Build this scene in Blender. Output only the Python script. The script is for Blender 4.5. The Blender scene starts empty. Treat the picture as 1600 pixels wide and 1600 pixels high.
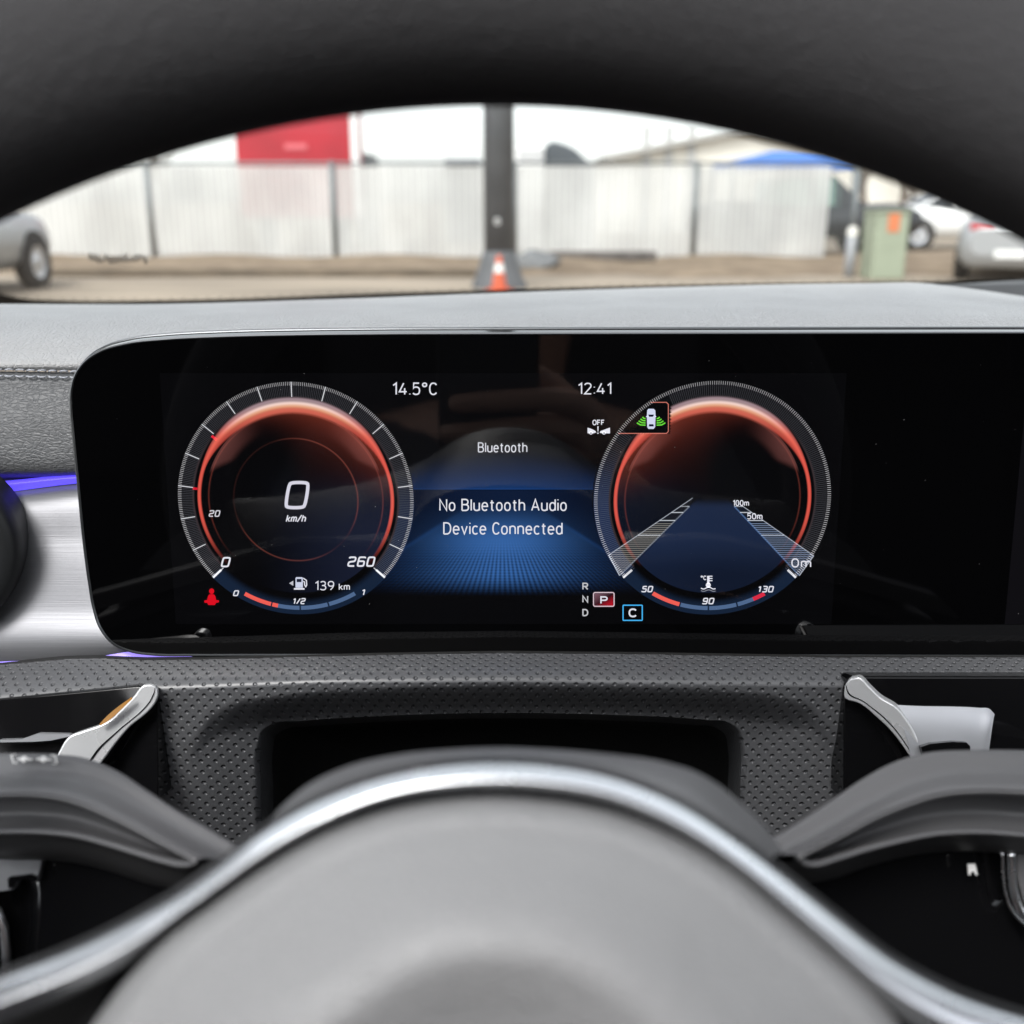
import bpy, math, random
import numpy as np
from math import radians, sin, cos, tan, pi, sqrt, atan2
from mathutils import Vector, Matrix

random.seed(4); np.random.seed(4)
SC = bpy.context.scene
COL = SC.collection

# ------------------------------------------------------------------ camera, sky, sun, exposure
PITCH = radians(16.86); F = 1600.0
CAM = Vector((0, 0, 1.2))
FW = Vector((0, cos(PITCH), -sin(PITCH))); UP = Vector((0, sin(PITCH), cos(PITCH))); RT = Vector((1, 0, 0))
cd = bpy.data.cameras.new('camera'); cam = bpy.data.objects.new('camera', cd); COL.objects.link(cam)
cam.location = CAM; cam.rotation_euler = (radians(90) - PITCH, 0, 0)
cd.sensor_width = 36; cd.lens = 36; cd.clip_start = 0.01; cd.clip_end = 3000
cd.dof.use_dof = True; cd.dof.focus_distance = 0.366; cd.dof.aperture_fstop = 10.4
SC.camera = cam

EXPO = 1.3
SUN_EL, SUN_AZ = radians(52), radians(205)
w = bpy.data.worlds.new('World'); SC.world = w; w.use_nodes = True
nt = w.node_tree
sky = nt.nodes.new('ShaderNodeTexSky'); sky.sky_type = 'NISHITA'; sky.sun_disc = False
sky.sun_elevation = SUN_EL; sky.sun_rotation = SUN_AZ
sky.air_density = 1.0; sky.dust_density = 2.0; sky.ozone_density = 1.0
hs = nt.nodes.new('ShaderNodeHueSaturation'); hs.inputs['Saturation'].default_value = 0.18
# soft unbroken cloud: slow variation of the overcast
tc = nt.nodes.new('ShaderNodeTexCoord'); ns = nt.nodes.new('ShaderNodeTexNoise'); ns.inputs['Scale'].default_value = 3.0; ns.inputs['Detail'].default_value = 5
mp = nt.nodes.new('ShaderNodeMapping'); mp.inputs['Scale'].default_value = (1, 1, 4)
mr = nt.nodes.new('ShaderNodeMapRange'); mr.inputs[1].default_value = .3; mr.inputs[2].default_value = .7; mr.inputs[3].default_value = .95; mr.inputs[4].default_value = 1.3
mx = nt.nodes.new('ShaderNodeMix'); mx.data_type = 'RGBA'; mx.blend_type = 'MULTIPLY'; mx.inputs[0].default_value = 1.0
bg = nt.nodes['Background']; bg.inputs['Strength'].default_value = 0.15
nt.links.new(tc.outputs['Generated'], mp.inputs[0]); nt.links.new(mp.outputs[0], ns.inputs['Vector'])
nt.links.new(ns.outputs[0], mr.inputs[0]); nt.links.new(sky.outputs[0], hs.inputs['Color'])
nt.links.new(hs.outputs[0], mx.inputs[6]); nt.links.new(mr.outputs[0], mx.inputs[7]); nt.links.new(mx.outputs[2], bg.inputs['Color'])
sl = bpy.data.lights.new('sun', 'SUN'); sl.energy = 1.2; sl.angle = radians(18); sl.color = (1, .985, .96)
so = bpy.data.objects.new('sun', sl); COL.objects.link(so)
sd = Vector((sin(SUN_AZ) * cos(SUN_EL), cos(SUN_AZ) * cos(SUN_EL), sin(SUN_EL)))
so.rotation_euler = sd.to_track_quat('Z', 'Y').to_euler(); so.location = (0, 0, 30)
SC.view_settings.view_transform = 'Standard'; SC.view_settings.look = 'None'
SC.view_settings.exposure = EXPO; SC.view_settings.gamma = 1.0; SC.view_settings.use_curve_mapping = False
SC.render.engine = 'CYCLES'
SC.cycles.use_denoising = True
try: SC.cycles.denoiser = 'OPENIMAGEDENOISE'
except Exception: pass
SC.cycles.max_bounces = 10; SC.cycles.transparent_max_bounces = 24; SC.cycles.glossy_bounces = 6; SC.cycles.diffuse_bounces = 5
SC.cycles.caustics_reflective = False; SC.cycles.caustics_refractive = False
SC.cycles.sample_clamp_indirect = 6

# ------------------------------------------------------------------ helpers
def ray(x, y): return RT * ((x - 800) / F) + FW + UP * ((800 - y) / F)
def at(x, y, d): return CAM + ray(x, y) * d
def at_Y(x, y, Y):
    r = ray(x, y); return CAM + r * ((Y - CAM.y) / r.y)
def at_Z(x, y, Z):
    r = ray(x, y); return CAM + r * ((Z - CAM.z) / r.z)
def on_plane(x, y, P0, n):
    r = ray(x, y); return CAM + r * ((P0 - CAM).dot(n) / r.dot(n))
def lin(r, g, b):
    f = lambda c: (c / 12.92 if c <= .04045 else ((c + .055) / 1.055) ** 2.4)
    return (f(r / 255), f(g / 255), f(b / 255))
def smooth(a, b, x):
    t = np.clip((np.asarray(x, float) - a) / (b - a), 0, 1); return t * t * (3 - 2 * t)

MW = {}
def tag(o, label, cat, group=None, kind=None):
    if label: o['label'] = label
    if cat: o['category'] = cat
    if group: o['group'] = group
    if kind: o['kind'] = kind
    return o
def thing(name, label, cat, loc=(0, 0, 0), group=None, M=None):
    o = bpy.data.objects.new(name, None); COL.objects.link(o); o.empty_display_size = .05
    m = M if M is not None else Matrix.Translation(Vector(loc))
    o.matrix_world = m; MW[o] = m.copy()
    return tag(o, label, cat, group)
def mk(name, verts, faces, mat, parent=None, smooth_=True, uv=None, col=None, local=False, autosmooth=None):
    """one mesh object; verts are in world space (unless local)"""
    if parent is not None and not local:
        inv = MW[parent].inverted(); verts = [inv @ Vector(v) for v in verts]
    me = bpy.data.meshes.new(name)
    me.from_pydata([tuple(v) for v in verts], [], [tuple(f) for f in faces])
    if smooth_: me.polygons.foreach_set('use_smooth', [True] * len(me.polygons))
    if uv is not None:
        l = me.uv_layers.new(name='UVMap'); idx = np.zeros(len(me.loops), int); me.loops.foreach_get('vertex_index', idx)
        l.data.foreach_set('uv', np.asarray(uv, float)[idx].ravel())
    if col is not None:
        a = me.color_attributes.new('Col', 'FLOAT_COLOR', 'POINT')
        c = np.ones((len(verts), 4)); c[:, :3] = col; a.data.foreach_set('color', c.ravel())
    if mat is not None: me.materials.append(mat)
    me.validate(); me.update()
    o = bpy.data.objects.new(name, me); COL.objects.link(o)
    if parent is not None:
        o.parent = parent; MW[o] = MW[parent].copy()
    else: MW[o] = Matrix.Identity(4)
    if autosmooth is not None:
        me.set_sharp_from_angle(angle=radians(autosmooth))
    return o

def crn(P, n, closed=False, even=True):
    """Catmull-Rom style resample of P (k, ..., 3) along axis 0"""
    P = np.asarray(P, float)
    k = len(P)
    if k == 2:
        t = np.linspace(0, 1, n).reshape((-1,) + (1,) * (P.ndim - 1)); return P[0] * (1 - t) + P[1] * t
    flat = P.reshape(k, -1, 3)
    seg = np.linalg.norm(np.diff(flat, axis=0), axis=2).mean(1) + 1e-9
    T = np.concatenate([[0], np.cumsum(seg)])
    m = np.zeros_like(P)
    for i in range(k):
        if i == 0: m[i] = (P[1] - P[0]) / (T[1] - T[0])
        elif i == k - 1: m[i] = (P[-1] - P[-2]) / (T[-1] - T[-2])
        else:
            d0 = (P[i] - P[i - 1]) / (T[i] - T[i - 1]); d1 = (P[i + 1] - P[i]) / (T[i + 1] - T[i])
            h0 = T[i] - T[i - 1]; h1 = T[i + 1] - T[i]
            m[i] = (d0 * h1 + d1 * h0) / (h0 + h1)
    if even: ts = np.linspace(0, T[-1], n)
    else: ts = np.interp(np.linspace(0, k - 1, n), np.arange(k), T)
    out = []
    for t in ts:
        i = min(max(np.searchsorted(T, t, side='right') - 1, 0), k - 2)
        h = T[i + 1] - T[i]; s = (t - T[i]) / h
        out.append((2 * s**3 - 3 * s**2 + 1) * P[i] + (s**3 - 2 * s**2 + s) * h * m[i] + (-2 * s**3 + 3 * s**2) * P[i + 1] + (s**3 - s**2) * h * m[i + 1])
    return np.array(out)

def grid_faces(nv, nu, closed_u=False, closed_v=False):
    f = []
    for j in range(nv - 1 + (1 if closed_v else 0)):
        j2 = (j + 1) % nv
        for i in range(nu - 1 + (1 if closed_u else 0)):
            i2 = (i + 1) % nu
            f.append((j * nu + i, j * nu + i2, j2 * nu + i2, j2 * nu + i))
    return f
def rows3(rows):
    """rows of (x, y, depth) pixels -> 3D"""
    return [[at(*p) for p in r] for r in rows]
def loft(name, rows, mat, parent, nu=60, nv=40, per=None, even_v=False, uvscale=None, flip=False, linear_v=False, bevel=0):
    R = np.array([crn([tuple(p) for p in r], nu) for r in rows])      # (k, nu, 3)
    if bevel:            # flat facets between the rows with small rounded creases
        q = [R[0]]
        for i in range(len(R) - 1):
            a_, b_ = R[i], R[i + 1]; L_ = np.linalg.norm(b_ - a_, axis=1).mean(); e = min(.3, bevel / L_)
            q += [a_ + (b_ - a_) * e, a_ * .5 + b_ * .5, b_ + (a_ - b_) * e]
        G = crn(np.array(q + [R[-1]]), nv, even=False)
    elif linear_v:
        G = R
    else:
        G = crn(R, nv, even=even_v)
    nvv = len(G)
    V = G.reshape(-1, 3)
    F_ = grid_faces(nvv, nu)
    # face the camera
    a = G[nvv // 2, nu // 2]; b = G[nvv // 2, min(nu // 2 + 1, nu - 1)]; c = G[min(nvv // 2 + 1, nvv - 1), nu // 2]
    nrm = np.cross(b - a, c - a)
    if np.dot(nrm, np.array(CAM) - a) < 0: F_ = [f[::-1] for f in F_]
    if flip: F_ = [f[::-1] for f in F_]
    U = np.zeros((nvv, nu, 2))
    U[:, :, 0] = np.concatenate([[0], np.cumsum(np.linalg.norm(np.diff(G[nvv // 2], axis=0), axis=1))])[None, :]
    U[:, :, 1] = np.concatenate([[0], np.cumsum(np.linalg.norm(np.diff(G[:, nu // 2], axis=0), axis=1))])[:, None]
    return mk(name, V, F_, mat, parent, uv=U.reshape(-1, 2) * 1000)
def box(c, s, M=None):
    x, y, z = (v / 2 for v in s)
    vs = [Vector((i * x, j * y, k * z)) for i in (-1, 1) for j in (-1, 1) for k in (-1, 1)]
    vs = [Vector(c) + (M @ v if M is not None else v) for v in vs]
    return vs, [(0, 1, 3, 2), (4, 6, 7, 5), (0, 4, 5, 1), (2, 3, 7, 6), (0, 2, 6, 4), (1, 5, 7, 3)]
class MB:
    def __init__(s): s.v = []; s.f = []
    def add(s, vf):
        n = len(s.v); s.v += [Vector(v) for v in vf[0]]; s.f += [tuple(i + n for i in f) for f in vf[1]]; return s
    def build(s, name, mat, parent=None, smooth_=False, bevel=None, seg=2):
        o = mk(name, s.v, s.f, mat, parent, smooth_)
        if bevel:
            b = o.modifiers.new('bevel', 'BEVEL'); b.width = bevel; b.segments = seg; b.limit_method = 'ANGLE'; b.harden_normals = True
            o.data.polygons.foreach_set('use_smooth', [True] * len(o.data.polygons))
        return o
def tube(pts, r, n=10, caps=True, closed=False, rz=None):
    """tube along pts; r a number or one per point"""
    pts = [Vector(p) for p in pts]; k = len(pts)
    rr = r if hasattr(r, '__len__') else [r] * k
    V = []; up0 = None
    for i, p in enumerate(pts):
        if closed: t = (pts[(i + 1) % k] - pts[i - 1]).normalized()
        else: t = (pts[min(i + 1, k - 1)] - pts[max(i - 1, 0)]).normalized()
        if up0 is None:
            up0 = Vector((0, 0, 1)) if abs(t.z) < .9 else Vector((1, 0, 0))
        a = (up0 - t * up0.dot(t)).normalized(); b = t.cross(a); up0 = a
        for j in range(n):
            an = 2 * pi * j / n
            V.append(p + (a * cos(an) + b * sin(an)) * rr[i])
    f = grid_faces(k, n, True, closed)
    if caps and not closed:
        f.append(tuple(range(n))[::-1]); f.append(tuple((k - 1) * n + j for j in range(n)))
    return V, f
def lathe(prof, c, axis='Z', n=32, M=None):
    V = []
    for (r, h) in prof:
        for j in range(n):
            a = 2 * pi * j / n
            p = Vector((r * cos(a), r * sin(a), h))
            if axis == 'X': p = Vector((h, r * cos(a), r * sin(a)))
            if axis == 'Y': p = Vector((r * cos(a), h, r * sin(a)))
            if M is not None: p = M @ p
            V.append(Vector(c) + p)
    return V, grid_faces(len(prof), n, True)
def prism(poly, depth_vec):
    """poly: 3D points; closed slab"""
    n = len(poly); dv = Vector(depth_vec)
    V = [Vector(p) for p in poly] + [Vector(p) + dv for p in poly]
    f = [tuple(range(n)), tuple(range(2 * n - 1, n - 1, -1))] + [(i, n + i, n + (i + 1) % n, (i + 1) % n) for i in range(n)]
    return V, f

# ------------------------------------------------------------------ materials
def new_mat(name):
    m = bpy.data.materials.new(name); m.use_nodes = True
    return m, m.node_tree, m.node_tree.nodes['Principled BSDF']
def N(nt, kind, **kw):
    n = nt.nodes.new(kind)
    for k, v in kw.items():
        if k[0] == 'i' and k[1:].isdigit(): n.inputs[int(k[1:])].default_value = v
        else: setattr(n, k, v)
    return n
def pm(name, col, rough=.5, metal=0., spec=.5, coat=0., var=.0, vscale=20., bump=0., bscale=300., bdist=.0003, rvar=0.0, tint=None, stretch=None):
    m, nt, b = new_mat(name)
    b.inputs['Base Color'].default_value = (*col, 1); b.inputs['Roughness'].default_value = rough
    b.inputs['Metallic'].default_value = metal; b.inputs['Specular IOR Level'].default_value = spec
    b.inputs['Coat Weight'].default_value = coat; b.inputs['Coat Roughness'].default_value = .04
    tcn = N(nt, 'ShaderNodeTexCoord'); src = tcn.outputs['Object']
    if stretch:
        mpn = N(nt, 'ShaderNodeMapping'); mpn.inputs['Scale'].default_value = stretch; nt.links.new(src, mpn.inputs[0]); src = mpn.outputs[0]
    if var or rvar:
        n = N(nt, 'ShaderNodeTexNoise'); n.inputs['Scale'].default_value = vscale; n.inputs['Detail'].default_value = 6
        nt.links.new(src, n.inputs['Vector'])
        if var:
            r = N(nt, 'ShaderNodeMapRange', i1=.3, i2=.7, i3=0., i4=1.); nt.links.new(n.outputs[0], r.inputs[0])
            mx = N(nt, 'ShaderNodeMix', data_type='RGBA'); nt.links.new(r.outputs[0], mx.inputs[0])
            mx.inputs[6].default_value = (*[c * (1 - var) for c in col], 1)
            t = tint if tint else [min(1, c * (1 + var)) for c in col]
            mx.inputs[7].default_value = (*t, 1); nt.links.new(mx.outputs[2], b.inputs['Base Color'])
        if rvar:
            r = N(nt, 'ShaderNodeMapRange', i1=.3, i2=.7, i3=max(0, rough - rvar), i4=min(1, rough + rvar)); nt.links.new(n.outputs[0], r.inputs[0])
            nt.links.new(r.outputs[0], b.inputs['Roughness'])
    if bump:
        n2 = N(nt, 'ShaderNodeTexNoise'); n2.inputs['Scale'].default_value = bscale; n2.inputs['Detail'].default_value = 3
        nt.links.new(src, n2.inputs['Vector'])
        bp = N(nt, 'ShaderNodeBump'); bp.inputs['Strength'].default_value = bump; bp.inputs['Distance'].default_value = bdist
        nt.links.new(n2.outputs[0], bp.inputs['Height']); nt.links.new(bp.outputs[0], b.inputs['Normal'])
    return m
def leather(name, col, rough, scale=420., strength=.5, dist=.00035, stretch=(1, 1, 1.8), spec=.5):
    m, nt, b = new_mat(name)
    b.inputs['Base Color'].default_value = (*col, 1); b.inputs['Roughness'].default_value = rough; b.inputs['Specular IOR Level'].default_value = spec
    tcn = N(nt, 'ShaderNodeTexCoord'); mpn = N(nt, 'ShaderNodeMapping'); mpn.inputs['Scale'].default_value = stretch
    nt.links.new(tcn.outputs['Object'], mpn.inputs[0])
    nz = N(nt, 'ShaderNodeTexNoise'); nz.inputs['Scale'].default_value = 120; nz.inputs['Detail'].default_value = 2; nt.links.new(mpn.outputs[0], nz.inputs['Vector'])
    mxv = N(nt, 'ShaderNodeMix', data_type='VECTOR'); mxv.inputs[0].default_value = .006
    nt.links.new(mpn.outputs[0], mxv.inputs[4]); nt.links.new(nz.outputs['Color'], mxv.inputs[5])
    v = N(nt, 'ShaderNodeTexVoronoi', feature='DISTANCE_TO_EDGE'); v.inputs['Scale'].default_value = scale; nt.links.new(mxv.outputs[1], v.inputs['Vector'])
    r = N(nt, 'ShaderNodeMapRange', interpolation_type='SMOOTHSTEP', i1=0., i2=.22, i3=0., i4=1.); nt.links.new(v.outputs['Distance'], r.inputs[0])
    n2 = N(nt, 'ShaderNodeTexNoise'); n2.inputs['Scale'].default_value = 1500; nt.links.new(tcn.outputs['Object'], n2.inputs['Vector'])
    ad = N(nt, 'ShaderNodeMath', operation='MULTIPLY_ADD'); ad.inputs[1].default_value = .3; nt.links.new(n2.outputs[0], ad.inputs[0]); nt.links.new(r.outputs[0], ad.inputs[2])
    bp = N(nt, 'ShaderNodeBump'); bp.inputs['Strength'].default_value = strength; bp.inputs['Distance'].default_value = dist
    nt.links.new(ad.outputs[0], bp.inputs['Height']); nt.links.new(bp.outputs[0], b.inputs['Normal'])
    n3 = N(nt, 'ShaderNodeTexNoise'); n3.inputs['Scale'].default_value = 25; n3.inputs['Detail'].default_value = 6; nt.links.new(tcn.outputs['Object'], n3.inputs['Vector'])
    rr = N(nt, 'ShaderNodeMapRange', i1=.3, i2=.7, i3=rough - .06, i4=rough + .06); nt.links.new(n3.outputs[0], rr.inputs[0]); nt.links.new(rr.outputs[0], b.inputs['Roughness'])
    return m
def dimpled(name, col, rough):
    """moulded plastic with a staggered grid of small dimples (UV in millimetres)"""
    m, nt, b = new_mat(name)
    b.inputs['Roughness'].default_value = rough; b.inputs['Base Color'].default_value = (*col, 1)
    uvn = N(nt, 'ShaderNodeUVMap'); uvn.uv_map = 'UVMap'
    ds = []
    for off in (0., .5):
        mpn = N(nt, 'ShaderNodeMapping'); mpn.inputs['Location'].default_value = (off, off, 0); mpn.inputs['Scale'].default_value = (1 / 4.4, 1 / 4.4, 1)
        nt.links.new(uvn.outputs[0], mpn.inputs[0])
        fr = N(nt, 'ShaderNodeVectorMath', operation='FRACTION'); nt.links.new(mpn.outputs[0], fr.inputs[0])
        sb = N(nt, 'ShaderNodeVectorMath', operation='SUBTRACT'); sb.inputs[1].default_value = (.5, .5, 0); nt.links.new(fr.outputs[0], sb.inputs[0])
        sc_ = N(nt, 'ShaderNodeVectorMath', operation='MULTIPLY'); sc_.inputs[1].default_value = (1, 1, 0); nt.links.new(sb.outputs[0], sc_.inputs[0])
        ln = N(nt, 'ShaderNodeVectorMath', operation='LENGTH'); nt.links.new(sc_.outputs[0], ln.inputs[0]); ds.append(ln.outputs['Value'])
    mn = N(nt, 'ShaderNodeMath', operation='MINIMUM'); nt.links.new(ds[0], mn.inputs[0]); nt.links.new(ds[1], mn.inputs[1])
    r = N(nt, 'ShaderNodeMapRange', interpolation_type='SMOOTHSTEP', i1=.05, i2=.20, i3=0., i4=1.); nt.links.new(mn.outputs[0], r.inputs[0])
    tcn = N(nt, 'ShaderNodeTexCoord'); n2 = N(nt, 'ShaderNodeTexNoise'); n2.inputs['Scale'].default_value = 1800; nt.links.new(tcn.outputs['Object'], n2.inputs['Vector'])
    ad = N(nt, 'ShaderNodeMath', operation='MULTIPLY_ADD'); ad.inputs[1].default_value = .05; nt.links.new(n2.outputs[0], ad.inputs[0]); nt.links.new(r.outputs[0], ad.inputs[2])
    bp = N(nt, 'ShaderNodeBump'); bp.inputs['Strength'].default_value = 1.0; bp.inputs['Distance'].default_value = .0008
    nt.links.new(ad.outputs[0], bp.inputs['Height']); nt.links.new(bp.outputs[0], b.inputs['Normal'])
    n3 = N(nt, 'ShaderNodeTexNoise'); n3.inputs['Scale'].default_value = 18; n3.inputs['Detail'].default_value = 6; nt.links.new(tcn.outputs['Object'], n3.inputs['Vector'])
    rr = N(nt, 'ShaderNodeMapRange', i1=.3, i2=.7, i3=rough - .05, i4=rough + .07); nt.links.new(n3.outputs[0], rr.inputs[0]); nt.links.new(rr.outputs[0], b.inputs['Roughness'])
    return m
def emit_mat(name, strength=1.0, additive=True):
    m = bpy.data.materials.new(name); m.use_nodes = True; nt = m.node_tree
    nt.nodes.remove(nt.nodes['Principled BSDF']); out = nt.nodes['Material Output']
    a = N(nt, 'ShaderNodeAttribute'); a.attribute_name = 'Col'
    e = N(nt, 'ShaderNodeEmission'); e.inputs['Strength'].default_value = strength / 2 ** EXPO; nt.links.new(a.outputs['Color'], e.inputs['Color'])
    if additive:
        t = N(nt, 'ShaderNodeBsdfTransparent'); ad = N(nt, 'ShaderNodeAddShader')
        nt.links.new(t.outputs[0], ad.inputs[0]); nt.links.new(e.outputs[0], ad.inputs[1]); nt.links.new(ad.outputs[0], out.inputs['Surface'])
    else: nt.links.new(e.outputs[0], out.inputs['Surface'])
    m.cycles.emission_sampling = 'NONE'
    return m
def glow_mat(name, rgb, strength):
    m = bpy.data.materials.new(name); m.use_nodes = True; nt = m.node_tree
    b = nt.nodes['Principled BSDF']; b.inputs['Base Color'].default_value = (*[c * .6 for c in rgb], 1); b.inputs['Roughness'].default_value = .3
    b.inputs['Emission Color'].default_value = (*rgb, 1); b.inputs['Emission Strength'].default_value = strength / 2 ** EXPO
    return m

M = {}
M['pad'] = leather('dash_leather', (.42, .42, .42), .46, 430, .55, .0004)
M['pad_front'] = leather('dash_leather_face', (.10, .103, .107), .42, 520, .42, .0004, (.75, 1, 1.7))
M['rim'] = leather('wheel_leather', (.036, .0355, .037), .78, 500, .4, .0004, spec=.15)
M['hub'] = leather('airbag_skin', (.19, .191, .194), .5, 520, .4, .0003)
M['dimple'] = dimpled('dimpled_plastic', (.088, .09, .095), .38)
M['plastic'] = pm('soft_grey_plastic', (.085, .085, .089), .42, bump=.25, bscale=2500, bdist=.0001, rvar=.06)
M['plastic_dark'] = pm('dark_plastic', (.02, .02, .021), .5, bump=.2, bscale=2500, bdist=.0001, rvar=.06)
M['shell'] = leather('shell_plastic', (.085, .086, .09), .5, 1100, .4, .0002, (1, 1, 1))
M['gloss'] = pm('piano_black', (.004, .004, .0045), .06, spec=.4, coat=.0, rvar=.03, vscale=60)
M['glass'] = pm('display_glass', (.001, .001, .0012), .035, spec=.5, rvar=.02, vscale=9)
M['black'] = pm('black_void', (.004, .004, .004), .8)
M['chrome'] = pm('satin_chrome', (.90, .92, .95), .27, metal=1., rvar=.06, vscale=40)
M['chrome_bright'] = pm('bright_chrome', (.8, .81, .82), .1, metal=1.)
M['silver'] = pm('silver_paint', (.36, .37, .39), .36, metal=.6, rvar=.05, vscale=40)  # silver parts, and the window reflections built as plates
M['bar'] = pm('satin_bar', (.62, .63, .64), .3, metal=.45, rvar=.06, vscale=60)
M['bezel'] = pm('bezel_gunmetal', (.10, .105, .11), .28, metal=.9)
M['vent'] = pm('vent_black', (.010, .011, .012), .5)
M['brushed'] = pm('brushed_aluminium', (.20, .203, .215), .42, metal=.6, bump=.14, bscale=60, bdist=.0003, var=.05, vscale=60, stretch=(.6, 1, 40))
M['thread'] = pm('grey_thread', (.40, .415, .45), .8, bump=.3, bscale=4000)
M['white_print'] = pm('white_print', (.75, .75, .74), .5)
M['ambient'] = glow_mat('ambient_violet', lin(84, 70, 235), 1.5)
M['ambient_pale'] = glow_mat('ambient_violet_pale', lin(150, 132, 235), 1.3)
M['cloth'] = pm('seat_cloth', (.03, .03, .033), .8, bump=.3, bscale=900)
M['liner'] = pm('headliner', (.05, .05, .05), .9, bump=.2, bscale=1500)
M['screen'] = emit_mat('display_light')
M['screen_solid'] = emit_mat('display_dark', additive=False)

# ================================================================== DISPLAY
TILT = radians(6)
DP0 = at(787, 775, .365)
DU = Vector((1, 0, 0)); DV = Vector((0, sin(TILT), cos(TILT))); DN = Vector((0, -cos(TILT), sin(TILT)))
DM = Matrix(((DU.x, DV.x, DN.x, DP0.x), (DU.y, DV.y, DN.y, DP0.y), (DU.z, DV.z, DN.z, DP0.z), (0, 0, 0, 1)))
def S(x, y, w=0.):
    p = on_plane(x, y, DP0, DN) - DP0
    return Vector((p.dot(DU), p.dot(DV), w))
disp = thing('instrument_display', 'wide black glass instrument screen with two coral lit dials and a blue message area', 'display', M=DM)

def round_outline(pts, n):
    return crn([S(*p) for p in pts], n)
left_px = [(620, 1024), (420, 1024), (300, 1024), (240, 1023), (205, 1018), (176, 1005), (157, 982), (146, 950), (139, 910), (131, 850), (122, 760), (115, 690), (110.5, 640), (110.5, 612), (117, 586), (134, 563), (160, 547), (200, 536), (260, 529.5), (340, 525.5), (470, 522.5), (620, 521)]
L = crn([S(*p) for p in left_px], 200)
xr = S(2420, 780).x
yb = L[0][1]; yt = L[-1][1]
ytr = S(1600, 519.5)[1]
right = []
for a in np.linspace(-90, 90, 40):
    a = radians(a); rr = .016
    right.append((xr - rr + rr * cos(a), (yb + rr if a < 0 else ytr - rr) + rr * sin(a), 0))
bot_mid = [(x, yb + (S(1600, 1027).y - yb) * smooth(L[0][0], xr, x), 0) for x in np.linspace(L[0][0], xr - .02, 60)[1:-1]]
top_mid = [(x, yt + (ytr - yt) * min(1, (x - L[-1][0]) / .2), 0) for x in np.linspace(L[-1][0], xr - .02, 60)[1:-1]]
OUT = np.array([tuple(p) for p in (list(L) + top_mid + right[::-1] + bot_mid[::-1])])     # clockwise from bottom-left
def offset(poly, d):
    q = np.roll(poly, -1, 0) - np.roll(poly, 1, 0); q /= np.linalg.norm(q, axis=1)[:, None] + 1e-12
    nrm = np.stack([-q[:, 1], q[:, 0], 0 * q[:, 0]], 1)
    return poly + nrm * d
sgn = 1
if np.abs(offset(OUT, .002)[:, 0]).max() < np.abs(OUT[:, 0]).max(): sgn = -1
def offs(d, wz):
    p = offset(OUT, sgn * d).copy(); p[:, 2] += wz; return p
n = len(OUT)
mk('cover_glass', offs(-.0004, 0), [tuple(range(n))] , M['glass'], disp, smooth_=False, local=True)
def ring_part(name, prof, mat):
    V = np.concatenate([offs(d, wz) for d, wz in prof]); f = grid_faces(len(prof), n, True)
    o = mk(name, V, f, mat, disp, local=True, autosmooth=35)
    return o
ring_part('bezel_chamfer', [(-.0006, .0001), (-.0002, .0006), (.0002, .0005), (.00035, -.0003)], M['bezel'])
ring_part('housing_edge', [(.00035, -.0004), (.0009, -.003), (.0013, -.0055)], M['gloss'])
ring_part('bezel_rim', [(.0013, -.0050), (.0017, -.0052), (.0020, -.0060), (.0021, -.009)], M['bezel'])
V = np.concatenate([offs(.0019, -.009), offs(.0010, -.016), offs(-.004, -.018)]); f = grid_faces(3, n, True); f.append(tuple(2 * n + i for i in range(n)))
mk('housing', V, f, M['plastic_dark'], disp, local=True, autosmooth=35)

class G:
    """flat emissive graphics on the display, in display metres"""
    def __init__(s, w=.0003): s.v = []; s.f = []; s.c = []; s.w = w
    def pt(s, x, y): p = S(x, y); return (p.x, p.y, s.w)
    def poly3(s, pts, c):
        n = len(s.v); s.v += list(pts); s.f.append(tuple(range(n, n + len(pts)))); s.c += ([c] * len(pts) if not isinstance(c, list) else c); return s
    def poly(s, px, c): return s.poly3([s.pt(*p) for p in px], c)
    def strip(s, px, wd, c, closed=False):
        """stroke of width wd pixels along pixel points"""
        P = np.array(px, float); k = len(P)
        keep = [0] + [i for i in range(1, k) if np.hypot(*(P[i] - P[i - 1])) > 1e-4]; P = P[keep]; k = len(P)
        if closed and np.hypot(*(P[0] - P[-1])) < 1e-4: P = P[:-1]; k -= 1
        Lp, Rp = [], []
        for i in range(k):
            a = P[i - 1] if (i > 0 or closed) else None; b = P[(i + 1) % k] if (i < k - 1 or closed) else None
            t0 = (P[i] - a) / np.hypot(*(P[i] - a)) if a is not None else None; t1 = (b - P[i]) / np.hypot(*(b - P[i])) if b is not None else None
            t0 = t1 if t0 is None else t0; t1 = t0 if t1 is None else t1
            n0 = np.array([-t0[1], t0[0]]); n1 = np.array([-t1[1], t1[0]]); m_ = n0 + n1; l = np.hypot(*m_)
            m_ = m_ / l if l > .3 else n0
            q = m_ * (wd / 2 / max(np.dot(m_, n0), .45)); Lp.append(P[i] + q); Rp.append(P[i] - q)
        i0 = len(s.v); s.v += [s.pt(*p) for p in Lp] + [s.pt(*p) for p in Rp]; s.c += [c] * (2 * k)
        for i in range(k if closed else k - 1): j = (i + 1) % k; s.f.append((i0 + i, i0 + j, i0 + k + j, i0 + k + i))
        return s
    def disc(s, x, y, r, c, m=14, ry=None):
        return s.poly([(x + r * cos(2 * pi * i / m), y + (ry or r) * sin(2 * pi * i / m)) for i in range(m)], c)
    def build(s, name, parent=None, mat=None):
        return mk(name, s.v, s.f, mat or M['screen'], parent or disp, smooth_=False, col=np.array(s.c), local=True)
WHITE = lin(226, 226, 236)
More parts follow.
